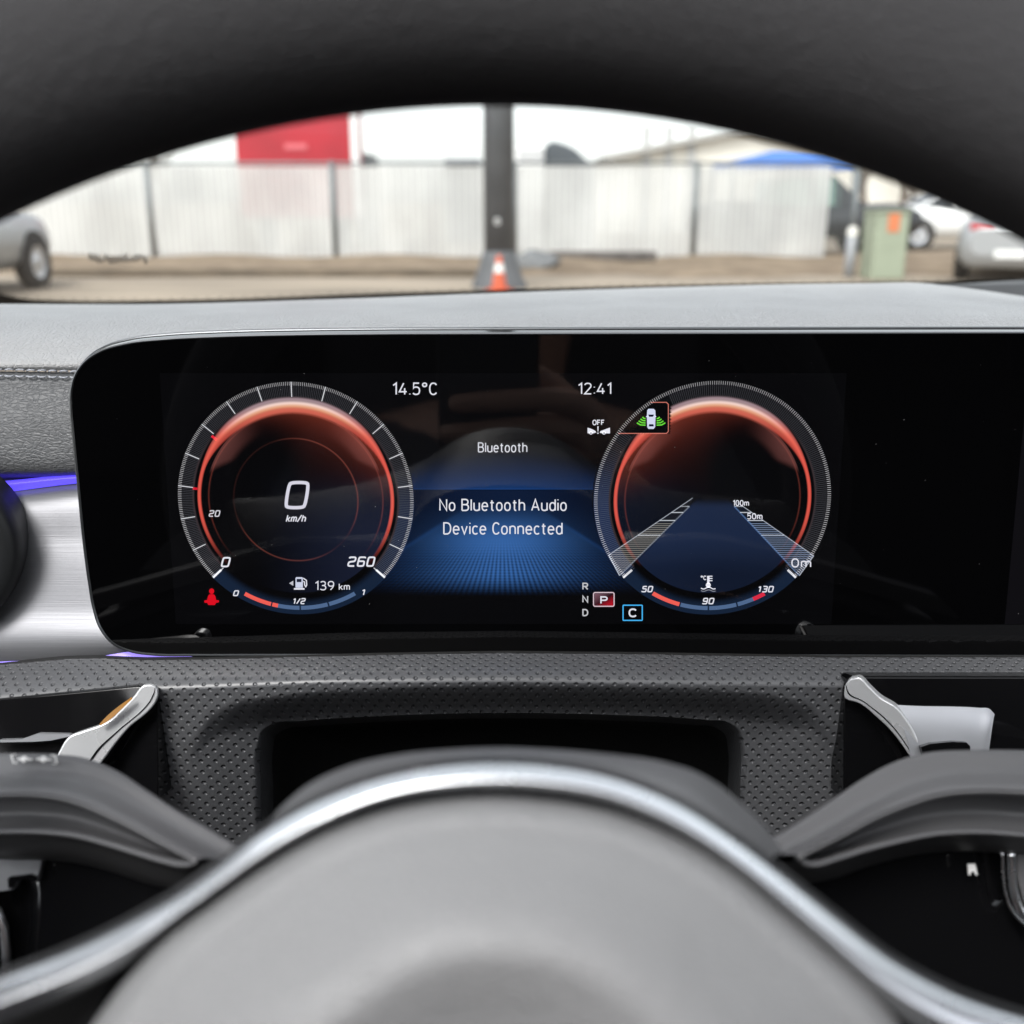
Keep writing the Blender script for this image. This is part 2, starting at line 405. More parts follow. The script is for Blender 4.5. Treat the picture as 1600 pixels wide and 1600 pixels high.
def arc_(cx, cy, rx, ry, a0, a1, n=14, e=2.35):
    o = []
    for i in range(n + 1):
        a = radians(a0 + (a1 - a0) * i / n); c, s_ = cos(a), sin(a)
        o.append((cx + rx * abs(c) ** (2 / e) * (1 if c >= 0 else -1), cy + ry * abs(s_) ** (2 / e) * (1 if s_ >= 0 else -1)))
    return o
def arch_(x, w_): return [(x, 0), (x, .70)], [(x, .46)] + arc_(x + w_ / 2, .46, w_ / 2, .24, 180, 0)[1:] + [(x + w_, 0)]
XO = arc_(.2, .35, .2, .35, 0, 360, 28)
LET = {'N': [[(0, 0), (0, 1), (.5, 0), (.5, 1)]], 'o': [XO], 'l': [[(0, 1), (0, .0)]], 'i': [[(0, .7), (0, 0)], [(0, .92), (0, 1.0)]],
       'B': [[(0, 0), (0, 1), (.22, 1)] + arc_(.22, .765, .22, .235, 90, -90) + [(0, .53)], [(0, .53), (.24, .53)] + arc_(.24, .265, .24, .265, 90, -90) + [(0, 0)]],
       'u': [[(0, .7), (0, .24)] + arc_(.2, .24, .2, .24, 180, 360)[1:], [(.4, .7), (.4, 0)]], 'e': [[(.02, .37), (.4, .37)] + arc_(.2, .35, .2, .35, 4, 318, 22)],
       't': [[(.12, .92), (.12, .16)] + arc_(.25, .16, .13, .16, 180, 270, 6), [(0, .7), (.27, .7)]], 'h': [[(0, 1), (0, 0)], arch_(0, .39)[1]], 'n': list(arch_(0, .39)),
       'm': list(arch_(0, .31)) + [arch_(.31, .31)[1]], 'A': [[(0, 0), (.27, 1), (.54, 0)], [(.09, .3), (.45, .3)]], 'd': [XO, [(.4, 1), (.4, 0)]],
       'D': [[(0, 0), (0, 1), (.18, 1)] + arc_(.18, .5, .32, .5, 90, -90, 20) + [(0, 0)]], 'v': [[(0, .7), (.2, 0), (.4, .7)]], 'c': [arc_(.2, .35, .2, .35, 48, 312, 20)],
       'C': [arc_(.24, .5, .24, .5, 38, 322, 26)], 'k': [[(0, 1), (0, 0)], [(.36, .7), (.02, .28)], [(.13, .42), (.38, 0)]],
       'P': [[(0, 0), (0, 1), (.24, 1)] + arc_(.24, .74, .22, .26, 90, -90) + [(0, .48)]], 'R': [[(0, 0), (0, 1), (.24, 1)] + arc_(.24, .74, .22, .26, 90, -90) + [(0, .48)], [(.22, .48), (.47, 0)]],
       'O': [arc_(.25, .5, .25, .5, 0, 360, 30)], 'F': [[(0, 0), (0, 1), (.4, 1)], [(0, .52), (.34, .52)]], '/': [[(0, -.05), (.36, 1.02)]],
       '0': [arc_(.22, .5, .22, .5, 0, 360, 30)], '1': [[(0, .8), (.2, 1), (.2, 0)]], '2': [arc_(.21, .76, .21, .24, 165, -25, 16) + [(0, 0), (.44, 0)]],
       '3': [arc_(.2, .76, .2, .24, 150, -90, 16) + [(.12, .52)], [(.16, .52)] + arc_(.2, .26, .23, .26, 90, -150, 18)], '4': [[(.28, 1), (0, .24), (.48, .24)], [(.35, .55), (.35, 0)]],
       '5': [[(.40, 1), (.05, 1), (.03, .56)] + arc_(.2, .33, .23, .33, 130, -145, 20)], '9': [arc_(.22, .72, .22, .28, 0, 360, 26), [(.44, .72), (.43, .5), (.36, .28), (.18, 0)]],
       '.': [[(0, 0), (0, .07)]], ':': [[(0, .04), (0, .11)], [(0, .60), (0, .67)]], '\u00b0': [arc_(.13, .85, .13, .15, 0, 360, 16)]}
def text(name, body, x0, x1, y0, y1, col=WHITE, shear=0., bold=0., w=.0004, parent=None, sw=None):
    """lettering drawn as strokes, fitted to the pixel box x0..x1, y0..y1"""
    sw = sw or max(1.25, (y1 - y0) * (.108 + bold * 3.2)); paths = []; X = 0
    for ch in body:
        if ch == ' ': X += .34; continue
        ps = LET[ch]; wd = max(p[0] for q in ps for p in q)
        for p in ps: paths.append([(X + a, b) for a, b in p])
        X += wd + .21
    allp = np.concatenate([np.array(p) for p in paths]); sh = allp[:, 0] + shear * allp[:, 1]
    mn, mxx, b0, b1 = sh.min(), sh.max(), allp[:, 1].min(), allp[:, 1].max()
    g = G(w); h = sw / 2
    for p in paths:
        q = [((a + shear * b - mn) / max(mxx - mn, 1e-6) * (x1 - x0 - sw) + x0 + h, y1 - h - (b - b0) / (b1 - b0) * (y1 - y0 - sw)) for a, b in p]
        g.strip(q, sw, col)
    return g.build(name, parent, M['screen_solid'])
def chaikin(p, it=2, closed=False):
    p = [np.array(q, float) for q in p]
    for _ in range(it):
        o = []
        if not closed: o.append(p[0])
        m = len(p)
        for i in range(m if closed else m - 1):
            a, b = p[i], p[(i + 1) % m]; l = np.hypot(*(b - a)); c = min(.25, .09 / (l + 1e-9)) if _ == 0 else .25
            o += [a + (b - a) * c, b - (b - a) * c]
        if not closed: o.append(p[-1])
        p = o
    return p
GL = {'0': ([[(0, 0), (.62, 0), (.62, 1), (0, 1)]], True), '1': ([[(.12, .78), (.38, 1), (.38, 0)]], False),
      '2': ([[(0, .86), (0, 1), (.6, 1), (.6, .54), (0, .46), (0, 0), (.62, 0)]], False),
      '3': ([[(0, 1), (.6, 1), (.6, .52), (.15, .52)], [(.6, .52), (.6, 0), (0, 0)]], False),
      '5': ([[(.6, 1), (.02, 1), (.02, .56), (.6, .56), (.6, 0), (0, 0), (0, .14)]], False),
      '6': ([[(.6, .88), (.6, 1), (0, 1), (0, 0), (.6, 0), (.6, .55), (0, .55)]], False),
      '9': ([[(.6, .45), (0, .45), (0, 1), (.6, 1), (.6, 0), (0, 0), (0, .12)]], False),
      '/': ([[(.0, 0), (.42, 1)]], False)}
def digits(name, body, x0, x1, y0, y1, sw, col=WHITE, shear=.2, parent=None):
    """squarish slanted numerals drawn as strokes; sw = stroke width in pixels"""
    paths = []; X = 0
    for ch in body:
        ps, cl = GL[ch]
        wdt = .62 if ch not in '1/' else (.4 if ch == '1' else .42)
        for p in ps: paths.append((chaikin([(X + a - (.1 if ch == '1' else 0), b) for a, b in p], 3, cl), cl))
        X += wdt + .3
    allp = np.concatenate([np.array(p) for p, _ in paths]); sh = allp[:, 0] + shear * allp[:, 1]
    mn, mxx = sh.min(), sh.max()
    g = G(.0004); hw = sw / 2
    for p, cl in paths:
        q = [((a + shear * b - mn) / max(mxx - mn, 1e-6) * (x1 - x0 - sw) + x0 + hw, y1 - hw - b * (y1 - y0 - sw)) for a, b in p]
        g.strip(q, sw, col, cl)
    return g.build(name, parent, M['screen_solid'])

# --- backlight of the two panels (faint glow of the lit LCD)
gg = G(.00012)
def quad_glow(x0, x1, y0, y1, c):
    a = S((x0 + x1) / 2 if False else x0, (y0 + y1) / 2); b = S(x1, (y0 + y1) / 2); t = S(800, y0).y; bt = S(800, y1).y
    gg.poly3([(a.x, bt, gg.w), (b.x, bt, gg.w), (b.x, t, gg.w), (a.x, t, gg.w)], c)
quad_glow(262, 1311, 583, 975, lin(4, 4, 5)); quad_glow(1588, 2380, 583, 975, lin(12, 11, 14))
gg.build('backlight_panel')

# --- blue road scene in the middle
def blue(x, y):
    dx = x - 785
    c1 = np.array(lin(23, 60, 116)); c2 = np.array(lin(54, 102, 166)); c0 = np.array(lin(18, 40, 78))
    t = np.clip((y - 684) / 81, 0, 1)
    dome = smooth(0, 40, y - (684 + 95 * (dx / 235) ** 2))
    up = (y < 765) * (.10 * dome * t + dome * t ** 2.6 * .80) * np.exp(-(dx / 165) ** 2)
    hor = np.exp(-((y - 764.5) / 1.0) ** 2) * .4 * np.exp(-(dx / 190) ** 2)
    under = (y >= 766) * (.52 * np.exp(-(dx / 150) ** 2)) * (1 - smooth(840, 925, y))
    hwd = 66 + (y - 800) * 1.55
    inside = smooth(-9, 5, hwd - abs(dx)) * (y > 790)
    edge = np.exp(-((abs(dx) - hwd) / 5) ** 2) * smooth(800, 840, y) * (1 - smooth(850, 930, y)) * .22
    fl = (y > 775) * smooth(776, 872, y) * (1 - smooth(893, 932, y)) * np.exp(-(dx / 105) ** 2) * (.35 + .65 * inside)
    fl2 = smooth(850, 890, y) * (1 - smooth(905, 932, y)) * .25 * np.exp(-(dx / 190) ** 2) * (y > 800)
    k = 1 / max(y - 770, 6)
    ro = np.cos(2 * pi * (1500 * k) * 1.0 + 0) if y > 800 else 0
    cs = np.cos(2 * pi * dx * 18 * k)
    amt = float(smooth(835, 880, y)) * .55
    dots = 1 - amt * (.5 - .5 * cs) - amt * .6 * (.5 - .5 * np.cos(2 * pi * y / 4.4))
    r = c1 * up + c1 * hor + c0 * under + (c2 * fl + c1 * fl2) * max(dots, .1) * 1.25 + c1 * edge
    return r
def in_gauge(x, y, pad=0):
    return (((x - 461) / (184.5 + pad)) ** 2 + ((y - 782) / (181 + pad)) ** 2 < 1) or (((x - 1112.5) / (185.5 + pad)) ** 2 + ((y - 781) / (182 + pad)) ** 2 < 1)
xs = np.arange(560, 1012, 1.6); ys = np.arange(676, 940, 1.6)
V = []; C = []
a0 = np.array(S(560, 800)); 
for y in ys:
    for x in xs:
        V.append(tuple(S(x, y, .00017))); C.append(.82 * blue(x, y) * (0 if in_gauge(x, y, 1) else 1))
mk('road_scene', V, grid_faces(len(ys), len(xs)), M['screen'], disp, smooth_=False, col=np.array(C), local=True)

# --- gauges
PXM = .365 / 1600 * 1.0                           # metres per reference pixel on the display
def gauge(cx, cy, R, left):
    c = S(cx, cy)
    hold = G(.00015)
    k = R / 184.5
    def P(r, deg, w=.00025):
        a = radians(deg); return (c.x + r * k * PXM * cos(a), c.y + r * k * PXM * sin(a), w)
    # soft lit face: ring, inner glow, night-blue floor
    rs = np.arange(0, 185.5, 1.0); an = np.arange(0, 360, 1.0)
    rr, aa = np.meshgrid(rs, an, indexing='ij'); ar = np.radians(aa)
    s_ = np.sin(ar); x_ = rr * np.cos(ar); y_ = rr * np.sin(ar)
    top = smooth(.28, 1.0, s_); top2 = smooth(.62, 1, s_)
    ri = 148 - 12 * top; ro = 153.5 + 7 * top
    t = (rr - ri) / (ro - ri)
    inr = smooth(-.12, .12, t) * (1 - smooth(.88, 1.1, t))
    fade = smooth(-.72, -.1, s_)
    L_ = lambda *q: np.array(lin(*q))
    coral = L_(232, 112, 92); red = L_(222, 88, 74); whit = L_(240, 214, 208); mau = L_(176, 150, 158); yel = L_(226, 186, 140)
    g_ = lambda m, s: np.exp(-((t - m) / s) ** 2)
    side = red * (.45 + .55 * g_(.5, .4))[..., None]
    topc = coral * (.75 * g_(.2, .28))[..., None] + yel * (.55 * g_(.47, .13))[..., None] + whit * (.80 * g_(.64, .12))[..., None] + mau * (.75 * g_(.9, .16))[..., None]
    midc = red * (.4 * g_(.15, .25))[..., None] + coral * (1.0 * g_(.62, .26))[..., None] + mau * (.2 * g_(.95, .2))[..., None]
    w2 = top2[..., None]; w1 = (top * (1 - top2))[..., None]; w0 = 1 - w2 - w1
    col = (side * w0 + midc * w1 + topc * w2) * (inr * fade)[..., None]
    # glow under the ring
    hi = (np.sin(ar - radians(-14 if left else 14)))
    gl = np.exp(-np.clip(ri - rr, 0, None) / (9 + 17 * smooth(.3, 1, np.cos(ar - radians(42 if left else 138)))))* (rr < ri) * smooth(.1, .85, hi)
    col += L_(150, 62, 44) * (gl * (.08 + .30 * smooth(.2, 1, np.cos(ar - radians(42 if left else 138)))))[..., None]
    # lens lobes
    dA = np.abs(aa - 90); dA = np.minimum(dA, 360 - dA)
    lobe = smooth(108, 122, rr) * (rr < 140) * (1 - smooth(60, 68, dA + (128 - rr) * .5)) * smooth(20, 55, dA)
    col += L_(112, 66, 62) * (lobe * .55 * (1.15 - (140 - rr) / 40))[..., None]
    # thin rings
    def thin(r0, wd, c_, ww): return np.array(c_) * (np.exp(-((rr - r0) / wd) ** 2) * ww)[..., None]
    col += thin(160, 1.2, lin(88, 74, 78), .45 * (1 - top) * (s_ > -.66))
    col += thin(136, 1.0, lin(150, 70, 58), .28 * smooth(-.75, -.1, s_) * (1 - top2))
    if left:
        col += thin(97, .9, lin(150, 78, 66), .06 + .38 * smooth(.2, .9, np.cos(ar - radians(35))) + .3 * smooth(.5, 1, np.cos(ar - radians(250))))
    # night blue
    if left: nb = smooth(-60, 130, x_) * smooth(60, -60, y_) if False else smooth(-80, 130, x_) * (1 - smooth(-60, 70, y_))
    else: nb = smooth(-4, 4, (35 + (-10 - y_) * .96) - np.abs(x_ + .03 * y_)) * (1 - smooth(-14, 4, y_)) * (1.0 - .55 * smooth(50, 125, -y_)) + .22 * (1 - smooth(-150, 30, x_)) * (1 - smooth(-20, 70, y_))
    col += (L_(28, 35, 58) if left else L_(24, 38, 66)) * (nb * (.6 if left else .85) * (rr < 150))[..., None]
    # ticks zone tint
    zone = (rr > 161) * (s_ > -.66)
    col += L_(16, 17, 20) * (zone * .4)[..., None]
    if left: col += L_(30, 48, 78) * (zone * .5 * smooth(60, 170, x_) * (1 - smooth(-40, 60, y_)))[..., None]
    else: col += L_(26, 44, 78) * (zone * .8 * smooth(60, 170, -x_) * (1 - smooth(-20, 90, y_)))[..., None]
    # crescent at the foot
    cr_ = (s_ < -.665) * smooth(157, 172, rr) + 0
    col += L_(24, 42, 68) * (cr_ * .62)[..., None]
    if not left:      # the warning box covers part of the dial
        bx = (x_ < (1044 - cx) / k) & (y_ > -(677 - cy) / k)
        col[bx & (y_ < (cy - 628) / k)] *= 0
    V = []; C = []
    for i in range(len(rs)):
        for j in range(len(an)): V.append(P(rs[i], an[j], .0002)); C.append(col[i, j])
    dial = mk('speed_dial' if left else 'distance_dial', V, grid_faces(len(rs), len(an), True), M['screen'], disp, smooth_=False, col=np.array(C), local=True)
    # scale
    g = G()
    n = 16; a0, a1 = 222.4, -42.4; sub = 18 if left else 16
    for i in range(n * sub + 1):
        a = a0 + (a1 - a0) * i / (n * sub); ma = left and i % sub == 0
        X_ = cos(radians(a)); Y_ = sin(radians(a))
        if not left:
            px = cx + 184 * X_; py = cy - 184 * Y_
            if px < 1046 and py < 679 and py > 626 and False: continue
        wd = .40 if not ma else .85
        da = np.degrees(wd / 178)
        def q(r0, r1, c_): g.poly3([P(r0, a - da), P(r1, a - da), P(r1, a + da), P(r0, a + da)], c_)
        br = .55 + .3 * max(0, -Y_) + (.15 * abs(X_))
        inbox = (not left) and (cx + 170 * X_ < 1044) and (cy - 170 * Y_ < 677)
        if ma: q(161, 184, lin(200, 200, 205))
        else:
            q(178.5, 184, tuple(c_ * br for c_ in lin(214, 212, 216)))
            if not inbox: q(161, 178.5, tuple(c_ * br for c_ in lin(78, 78, 84)))
    for a in (a0, a1):
        da = np.degrees(1.7 / 172); g.poly3([P(166, a - da), P(184.5, a - da), P(184.5, a + da), P(166, a + da)], lin(220, 220, 224))
    g.build('dial_scale', dial)
    # bar gauge at the foot
    g = G()
    def arc(b0, b1, c_, r0=171, r1=177.5):
        m = max(2, int(abs(b1 - b0)))
        for i in range(m):
            u0 = b0 + (b1 - b0) * i / m; u1 = b0 + (b1 - b0) * (i + 1) / m
            g.poly3([P(r0, u0), P(r1, u0), P(r1, u1), P(r0, u1)], c_)
    CO = lin(232, 86, 62); BL = lin(74, 96, 128); RD = lin(212, 20, 36)
    if left:
        arc(240, 254.6, CO); arc(255.3, 258.3, CO); arc(258.3, 269.6, BL); arc(270.4, 284.6, BL); arc(285.4, 300.3, BL)
    else:
        arc(239.4, 254.6, CO); arc(255.3, 269.6, BL); arc(270.4, 284.6, BL); arc(285.4, 293.8, BL); arc(293.8, 300.3, RD)
    g.build('fuel_bar' if left else 'temperature_bar', dial)
    return dial
sp = gauge(462.5, 781.5, 184.5, True)
ds = gauge(1113, 781, 185.5, False)
digits('speed_readout', '0', 445, 484, 751, 795.5, 5.2, lin(214, 212, 226), .13, sp)
text('unit_text', 'km/h', 446.8, 478.7, 803.6, 816, WHITE, .2, .012, parent=sp)
digits('scale_number', '20', 326.6, 344.8, 796.8, 807.2, 1.7, lin(210, 208, 216), .2, sp)
digits('scale_number', '0', 345.6, 361, 869.8, 886, 2.6, WHITE, .2, sp)
digits('scale_number', '260', 543, 586.8, 869, 885.3, 2.6, WHITE, .2, sp)
digits('fuel_number', '0', 364.6, 374, 921.8, 931, 1.8, WHITE, .2, sp)
digits('fuel_number', '1/2', 458.5, 478, 934, 943.6, 1.7, WHITE, .2, sp)
digits('fuel_number', '1', 566, 570.8, 920, 930, 1.8, WHITE, .2, sp)
digits('temperature_number', '50', 1002, 1020.4, 915, 925, 1.8, WHITE, .2, ds)
digits('temperature_number', '90', 1096.8, 1116, 933.6, 943.8, 1.8, WHITE, .2, ds)
digits('temperature_number', '130', 1184.5, 1208.8, 915, 925.2, 1.8, WHITE, .2, ds)
g = G(); g.strip([(331, 681), (339, 687)], 4, lin(220, 20, 45)); g.strip([(301.5, 763), (309, 763.5)], 3.6, lin(205, 15, 40)); g.build('limit_marks', sp)
# fuel pump symbol with arrow
g = G()
g.poly([(462, 903), (463, 901.5), (472.5, 901.5), (473.5, 903), (473.5, 918), (462, 918)], lin(200, 205, 225)); g.poly([(459.5, 918.5), (476, 918.5), (476, 921), (459.5, 921)], WHITE)
g.strip([(474, 903), (479, 906.5), (479.5, 914), (478, 916.5), (476.3, 914), (476, 909), (474, 908)], 1.6, WHITE)
g.poly([(452, 911), (458.5, 907), (458.5, 915)], lin(190, 190, 198)); g.build('fuel_symbol', sp)
g = G(.0005); g.poly([(464, 904), (471.5, 904), (471.5, 909), (464, 909)], lin(24, 30, 46)); g.build('fuel_symbol_window', sp, M['screen_solid'])
text('range_text', '139', 492.5, 522.4, 907.4, 922, WHITE, .0, .0, parent=sp); text('range_unit_text', 'km', 529.6, 547, 911, 921.6, WHITE, 0, .01, parent=sp)
# seat belt warning
g = G(); RD = lin(214, 10, 30)
g.disc(331, 923.5, 4.0, RD, ry=4.4)
g.poly([(331, 928), (335, 928.6), (337, 932), (338, 937), (342.6, 938), (342, 941), (338, 941.5), (336, 945), (326, 945), (324, 941.5), (320, 941.5), (319.4, 938), (324, 937), (325, 932), (327, 928.6)], RD)
g.build('seat_belt_warning')
# lane ladder of the distance dial
g = G()
def lane(outer, inner, flip):
    g.poly([outer[0], outer[1], inner[1], inner[0]], lin(14, 20, 32) if flip else lin(16, 17, 19))
    (ox0, oy0), (ox1, oy1) = outer; (ix0, iy0), (ix1, iy1) = inner
    g.strip([outer[0], outer[1]], 1.3, lin(150, 155, 165)); g.strip([inner[0], inner[1]], 2.2, lin(64, 88, 122) if flip else lin(104, 110, 120))
    def xo(y): return ox0 + (ox1 - ox0) * (y - oy0) / (oy1 - oy0)
    def xi(y): return ix0 + (ix1 - ix0) * (y - iy0) / (iy1 - iy0)
    def xend(y): # circle limit
        return None
    y = 791.0; step = 2.0
    tops = [791, 800.5, 813, 836]
    for yy in tops: g.strip([(xo(yy), yy), (xi(yy), yy)], 1.4, lin(184, 188, 196))
    y = 818
    while y < iy1 - 1:
        b = xi(y)
        a = xo(y)
        if y > oy1:      # below the outer line the dial's circle closes the ladder
            s = 1 if flip else -1
            a = ox1 + (ix1 - ox1) * (y - oy1) / (iy1 - oy1)
        g.strip([(a, y), (b, y)], 1.15, lin(108, 122, 146) if flip else lin(122, 120, 114))
        y += 3.0
    g.strip([outer[1], inner[1]], 1.6, lin(170, 175, 185))
lane(((1082, 778), (951, 867)), ((1077, 791), (968, 899)), False)
lane(((1152, 785), (1271, 868)), ((1147, 791), (1248.5, 899)), True)
g.build('lane_ladder', ds)
text('distance_text', '100m', 1144.6, 1170, 781, 790.3, WHITE, 0, .012, parent=ds); text('distance_text', '50m', 1167, 1191, 801.4, 811.2, WHITE, 0, .012, parent=ds); text('distance_text', '0m', 1236, 1267, 872, 886.3, WHITE, 0, .008, parent=ds)
# coolant symbol
g = G()
text('coolant_unit_text', '°C', 1094.5, 1103.5, 899, 906, WHITE, 0, .02, parent=ds)
g.strip([(1106.5, 899.5), (1106.5, 912)], 3.6, WHITE); g.disc(1106.5, 914, 4, WHITE)
for yy in (900, 903.5, 907): g.strip([(1108, yy), (1113, yy)], 1.4, WHITE)
def wave(y, c_, a=1.5):
    g.strip([(1095 + i * 1.2, y + a * sin(i * 1.2 / 24 * 2 * pi * 1.5)) for i in range(20)], 1.5, c_)
wave(918.5, WHITE); wave(922.5, lin(120, 122, 130), 1.2); g.build('coolant_symbol', ds)
# side-sensor warning box
g = G(.00045); BD = lin(190, 112, 100)
g.strip([(1016, 628.5), (1041, 628.5), (1044, 631.5), (1044, 674), (1041, 677), (966, 677)], 1.3, BD); g.build('warning_box')
g = G(.0005); CW = lin(206, 212, 236)
g.poly([(1011, 641), (1013, 638.6), (1021, 638.6), (1023.6, 641), (1024, 650), (1023.4, 667), (1021, 670), (1013, 670), (1011, 667), (1010.4, 650)], CW)
g.poly([(1008.6, 651), (1011, 649), (1011, 651.5)], CW); g.poly([(1025.6, 651), (1023.5, 649), (1023.5, 651.5)], CW); g.build('sensor_car_symbol')
g = G(.0006); DK = lin(14, 20, 42)
g.poly([(1012.5, 647.5), (1021.5, 647.5), (1020, 651), (1014, 651)], DK); g.poly([(1014, 662.5), (1020.5, 662.5), (1021.3, 666), (1013.3, 666)], DK); g.build('sensor_car_windows', None, M['screen_solid'])
g = G(.0005); GR = lin(104, 214, 60)
for i in range(4):
    r = 5 + i * 3.1; yy = 653.5 + i * 3.4
    for s in (-1, 1):
        x0 = 1017 + s * 8.6
        g.strip([(x0, yy + .4), (x0 + s * r * .55, yy), (x0 + s * r * .95, yy - 2.2 - i * .35)], 1.9, GR)
g.build('sensor_waves')
# collision assistant off
text('assistant_text', 'OFF', 925.5, 944.6, 655.6, 664.3, WHITE, 0, .02)
g = G()
g.poly([(918, 668), (924, 670), (930, 673), (931.5, 675.5), (927, 677), (918, 677)], WHITE); g.poly([(953, 668), (946, 670.5), (938, 673.5), (937, 676), (941, 677), (953, 677)], WHITE)
g.disc(923.2, 676.3, 2.6, WHITE); g.disc(943.6, 676.3, 2.6, WHITE)
g.poly([(933.2, 666), (935.2, 666), (934.8, 674), (933.6, 674)], WHITE); g.disc(934.2, 676.8, 1.1, WHITE); g.build('assistant_symbol')
g = G(.0005); g.disc(923.2, 676.3, 1.3, (.004, .004, .005)); g.disc(943.6, 676.3, 1.3, (.004, .004, .005)); g.build('assistant_symbol_wheels', None, M['screen_solid'])
# messages
text('temperature_text', '14.5°C', 613.5, 683, 597.5, 617.2); text('clock_text', '12:41', 903, 955, 597.8, 616.2)
text('menu_text', 'Bluetooth', 746.8, 824, 690.8, 706.8); text('message_text', 'No Bluetooth Audio', 686.5, 885.5, 779, 798.3); text('message_text', 'Device Connected', 692.6, 879, 815.6, 835)
for ch, y0 in (('R', 910), ('N', 930), ('D', 951)): text('gear_text', ch, 909.8, 919, y0, y0 + 11.4, lin(196, 196, 200), 0, .02)
g = G(); 
def rrect(x0, x1, y0, y1, r, wd, c_):
    p = []
    for (cx, cy, s) in ((x1 - r, y0 + r, -90), (x1 - r, y1 - r, 0), (x0 + r, y1 - r, 90), (x0 + r, y0 + r, 180)):
        for i in range(5): a = radians(s + i * 22.5); p.append((cx + r * cos(a), cy + r * sin(a)))
    g.strip(p, wd, c_, True)
rrect(927.3, 959.4, 925.5, 947, 2.5, 1.6, lin(214, 190, 200))
g.poly([(929, 946), (958, 946), (958, 927), (929, 927)], [lin(60, 20, 30), lin(190, 14, 34), lin(30, 10, 16), lin(120, 84, 96)])
g.build('gear_box'); text('gear_text', 'P', 937.8, 949.3, 931, 943.3, WHITE, 0, .02, .0005)
g = G(); rrect(973.4, 1003.4, 945.3, 969, 1.2, 1.7, lin(70, 178, 240)); g.build('mode_box'); text('mode_text', 'C', 982, 994.6, 950.2, 964, WHITE, 0, .02)
# dust on the glass
mb = MB()
for i in range(46):
    x = random.uniform(130, 1595); y = random.uniform(535, 1005); r = random.choice([.00005, .00007, .00009, .00013]); p = S(x, y)
    mb.add(([DM @ Vector((p.x + r * cos(2 * pi * j / 6 + i), p.y + r * random.uniform(.5, 1.1) * sin(2 * pi * j / 6 + i), .0007)) for j in range(6)], [tuple(range(6))]))
o = mb.build('dust_specks', pm('dust', (.3, .3, .3), .9), disp); o['kind'] = 'stuff'

# ================================================================== DASHBOARD
dash = thing('dashboard', 'grey leather grained dashboard with aluminium inlay and dimpled lower cover', 'dashboard', at(787, 1300, .36))
def row(pts, d): return [at(x, y, d) for x, y in pts]
crest = [(-700, 474), (-300, 475), (0, 475), (250, 475), (530, 467), (800, 457), (1060, 448.5), (1350, 443), (1440, 442.5), (1500, 449), (1600, 463), (1800, 489), (2300, 540)]
def shift(tr, dy, f=1.0): return [(x, y + dy) for x, y in tr]
back = [at(x, y + 30, .80) for x, y in crest]
r0 = [at(x, y + 3, .66) for x, y in crest]
r1 = [at(x, y, .60) for x, y in crest]
flat = lambda y: [(x, y) for x in (-700, -300, 0, 250, 530, 800, 1060, 1350, 1440, 1500, 1600, 1800, 2300)]
blend = lambda y, k: [(x, yy * k + y * (1 - k)) for x, yy in crest]
rows = [back, r0, r1, row(blend(492, .45), .50), row(blend(517, .12), .425), row(flat(546), .402), row(flat(574), .394), row(flat(579), .3955)]
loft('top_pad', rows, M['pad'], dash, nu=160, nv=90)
rows = [row([(-700, 575), (-300, 579), (0, 580), (150, 582), (600, 588), (2300, 590)], .3965), row([(-700, 580), (-300, 584), (0, 585), (150, 587), (600, 590), (2300, 592)], .3935),
        row([(-700, 610), (0, 612), (150, 612), (600, 612), (2300, 612)], .3915), row([(-700, 680), (0, 680), (150, 680), (600, 680), (2300, 680)], .389),
        row([(-700, 735), (0, 738), (150, 735), (600, 735), (2300, 735)], .392), row([(-700, 748), (0, 750), (150, 744), (600, 744), (2300, 744)], .400)]
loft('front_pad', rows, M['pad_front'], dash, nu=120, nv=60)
mb = MB()
for (ya, yb_) in ((577.3, 580.5), (587.5, 589.8)):
    x = -60
    while x < 118:
        l = 13; y = ya + (yb_ - ya) * max(x, 0) / 105; d_ = .3935 if ya < 583 else .3912
        p = [at(x + l * t, y + 1.4 * (4 * (t - .5) ** 2 - .5) * (1 if ya < 583 else -1), d_ - .0003 + .0008 * (abs(2 * t - 1) ** 3)) for t in np.linspace(0, 1, 7)]
        mb.add(tube(p, .00036, 7)); x += 17
mb.build('seam_stitching', M['thread'], dash, True)
# violet ambient light strips and aluminium inlay
rows = [row([(-300, 755), (0, 752), (115, 741), (400, 740)], .398), row([(-300, 764), (0, 758), (115, 747), (400, 746)], .3945), row([(-300, 776), (0, 770), (115, 756), (400, 752)], .397)]
loft('ambient_light_strip', rows, M['ambient'], dash, 40, 12)
rows = [row([(-300, 776), (0, 770), (115, 757), (400, 753)], .3975), row([(-300, 784), (0, 778), (115, 765), (400, 760)], .3935), row([(-300, 850), (0, 850), (130, 850), (400, 850)], .3875), row([(-300, 950), (0, 950), (140, 950), (400, 950)], .3835),
        row([(-300, 1020), (0, 1015), (150, 1012), (400, 1012)], .381), row([(-300, 1040), (0, 1034), (150, 1026), (220, 1022), (400, 1026)], .3825), row([(-300, 1060), (0, 1054), (150, 1046), (400, 1040)], .390)]
loft('aluminium_inlay', rows, M['brushed'], dash, 60, 60)
rows = [row([(-300, 1040), (0, 1034), (90, 1029), (150, 1026), (215, 1017), (300, 1022)], .3802), row([(-300, 1048), (0, 1041), (90, 1035), (150, 1032), (215, 1029), (300, 1028)], .379)]
loft('ambient_light_strip', rows, M['ambient_pale'], dash, 40, 4)
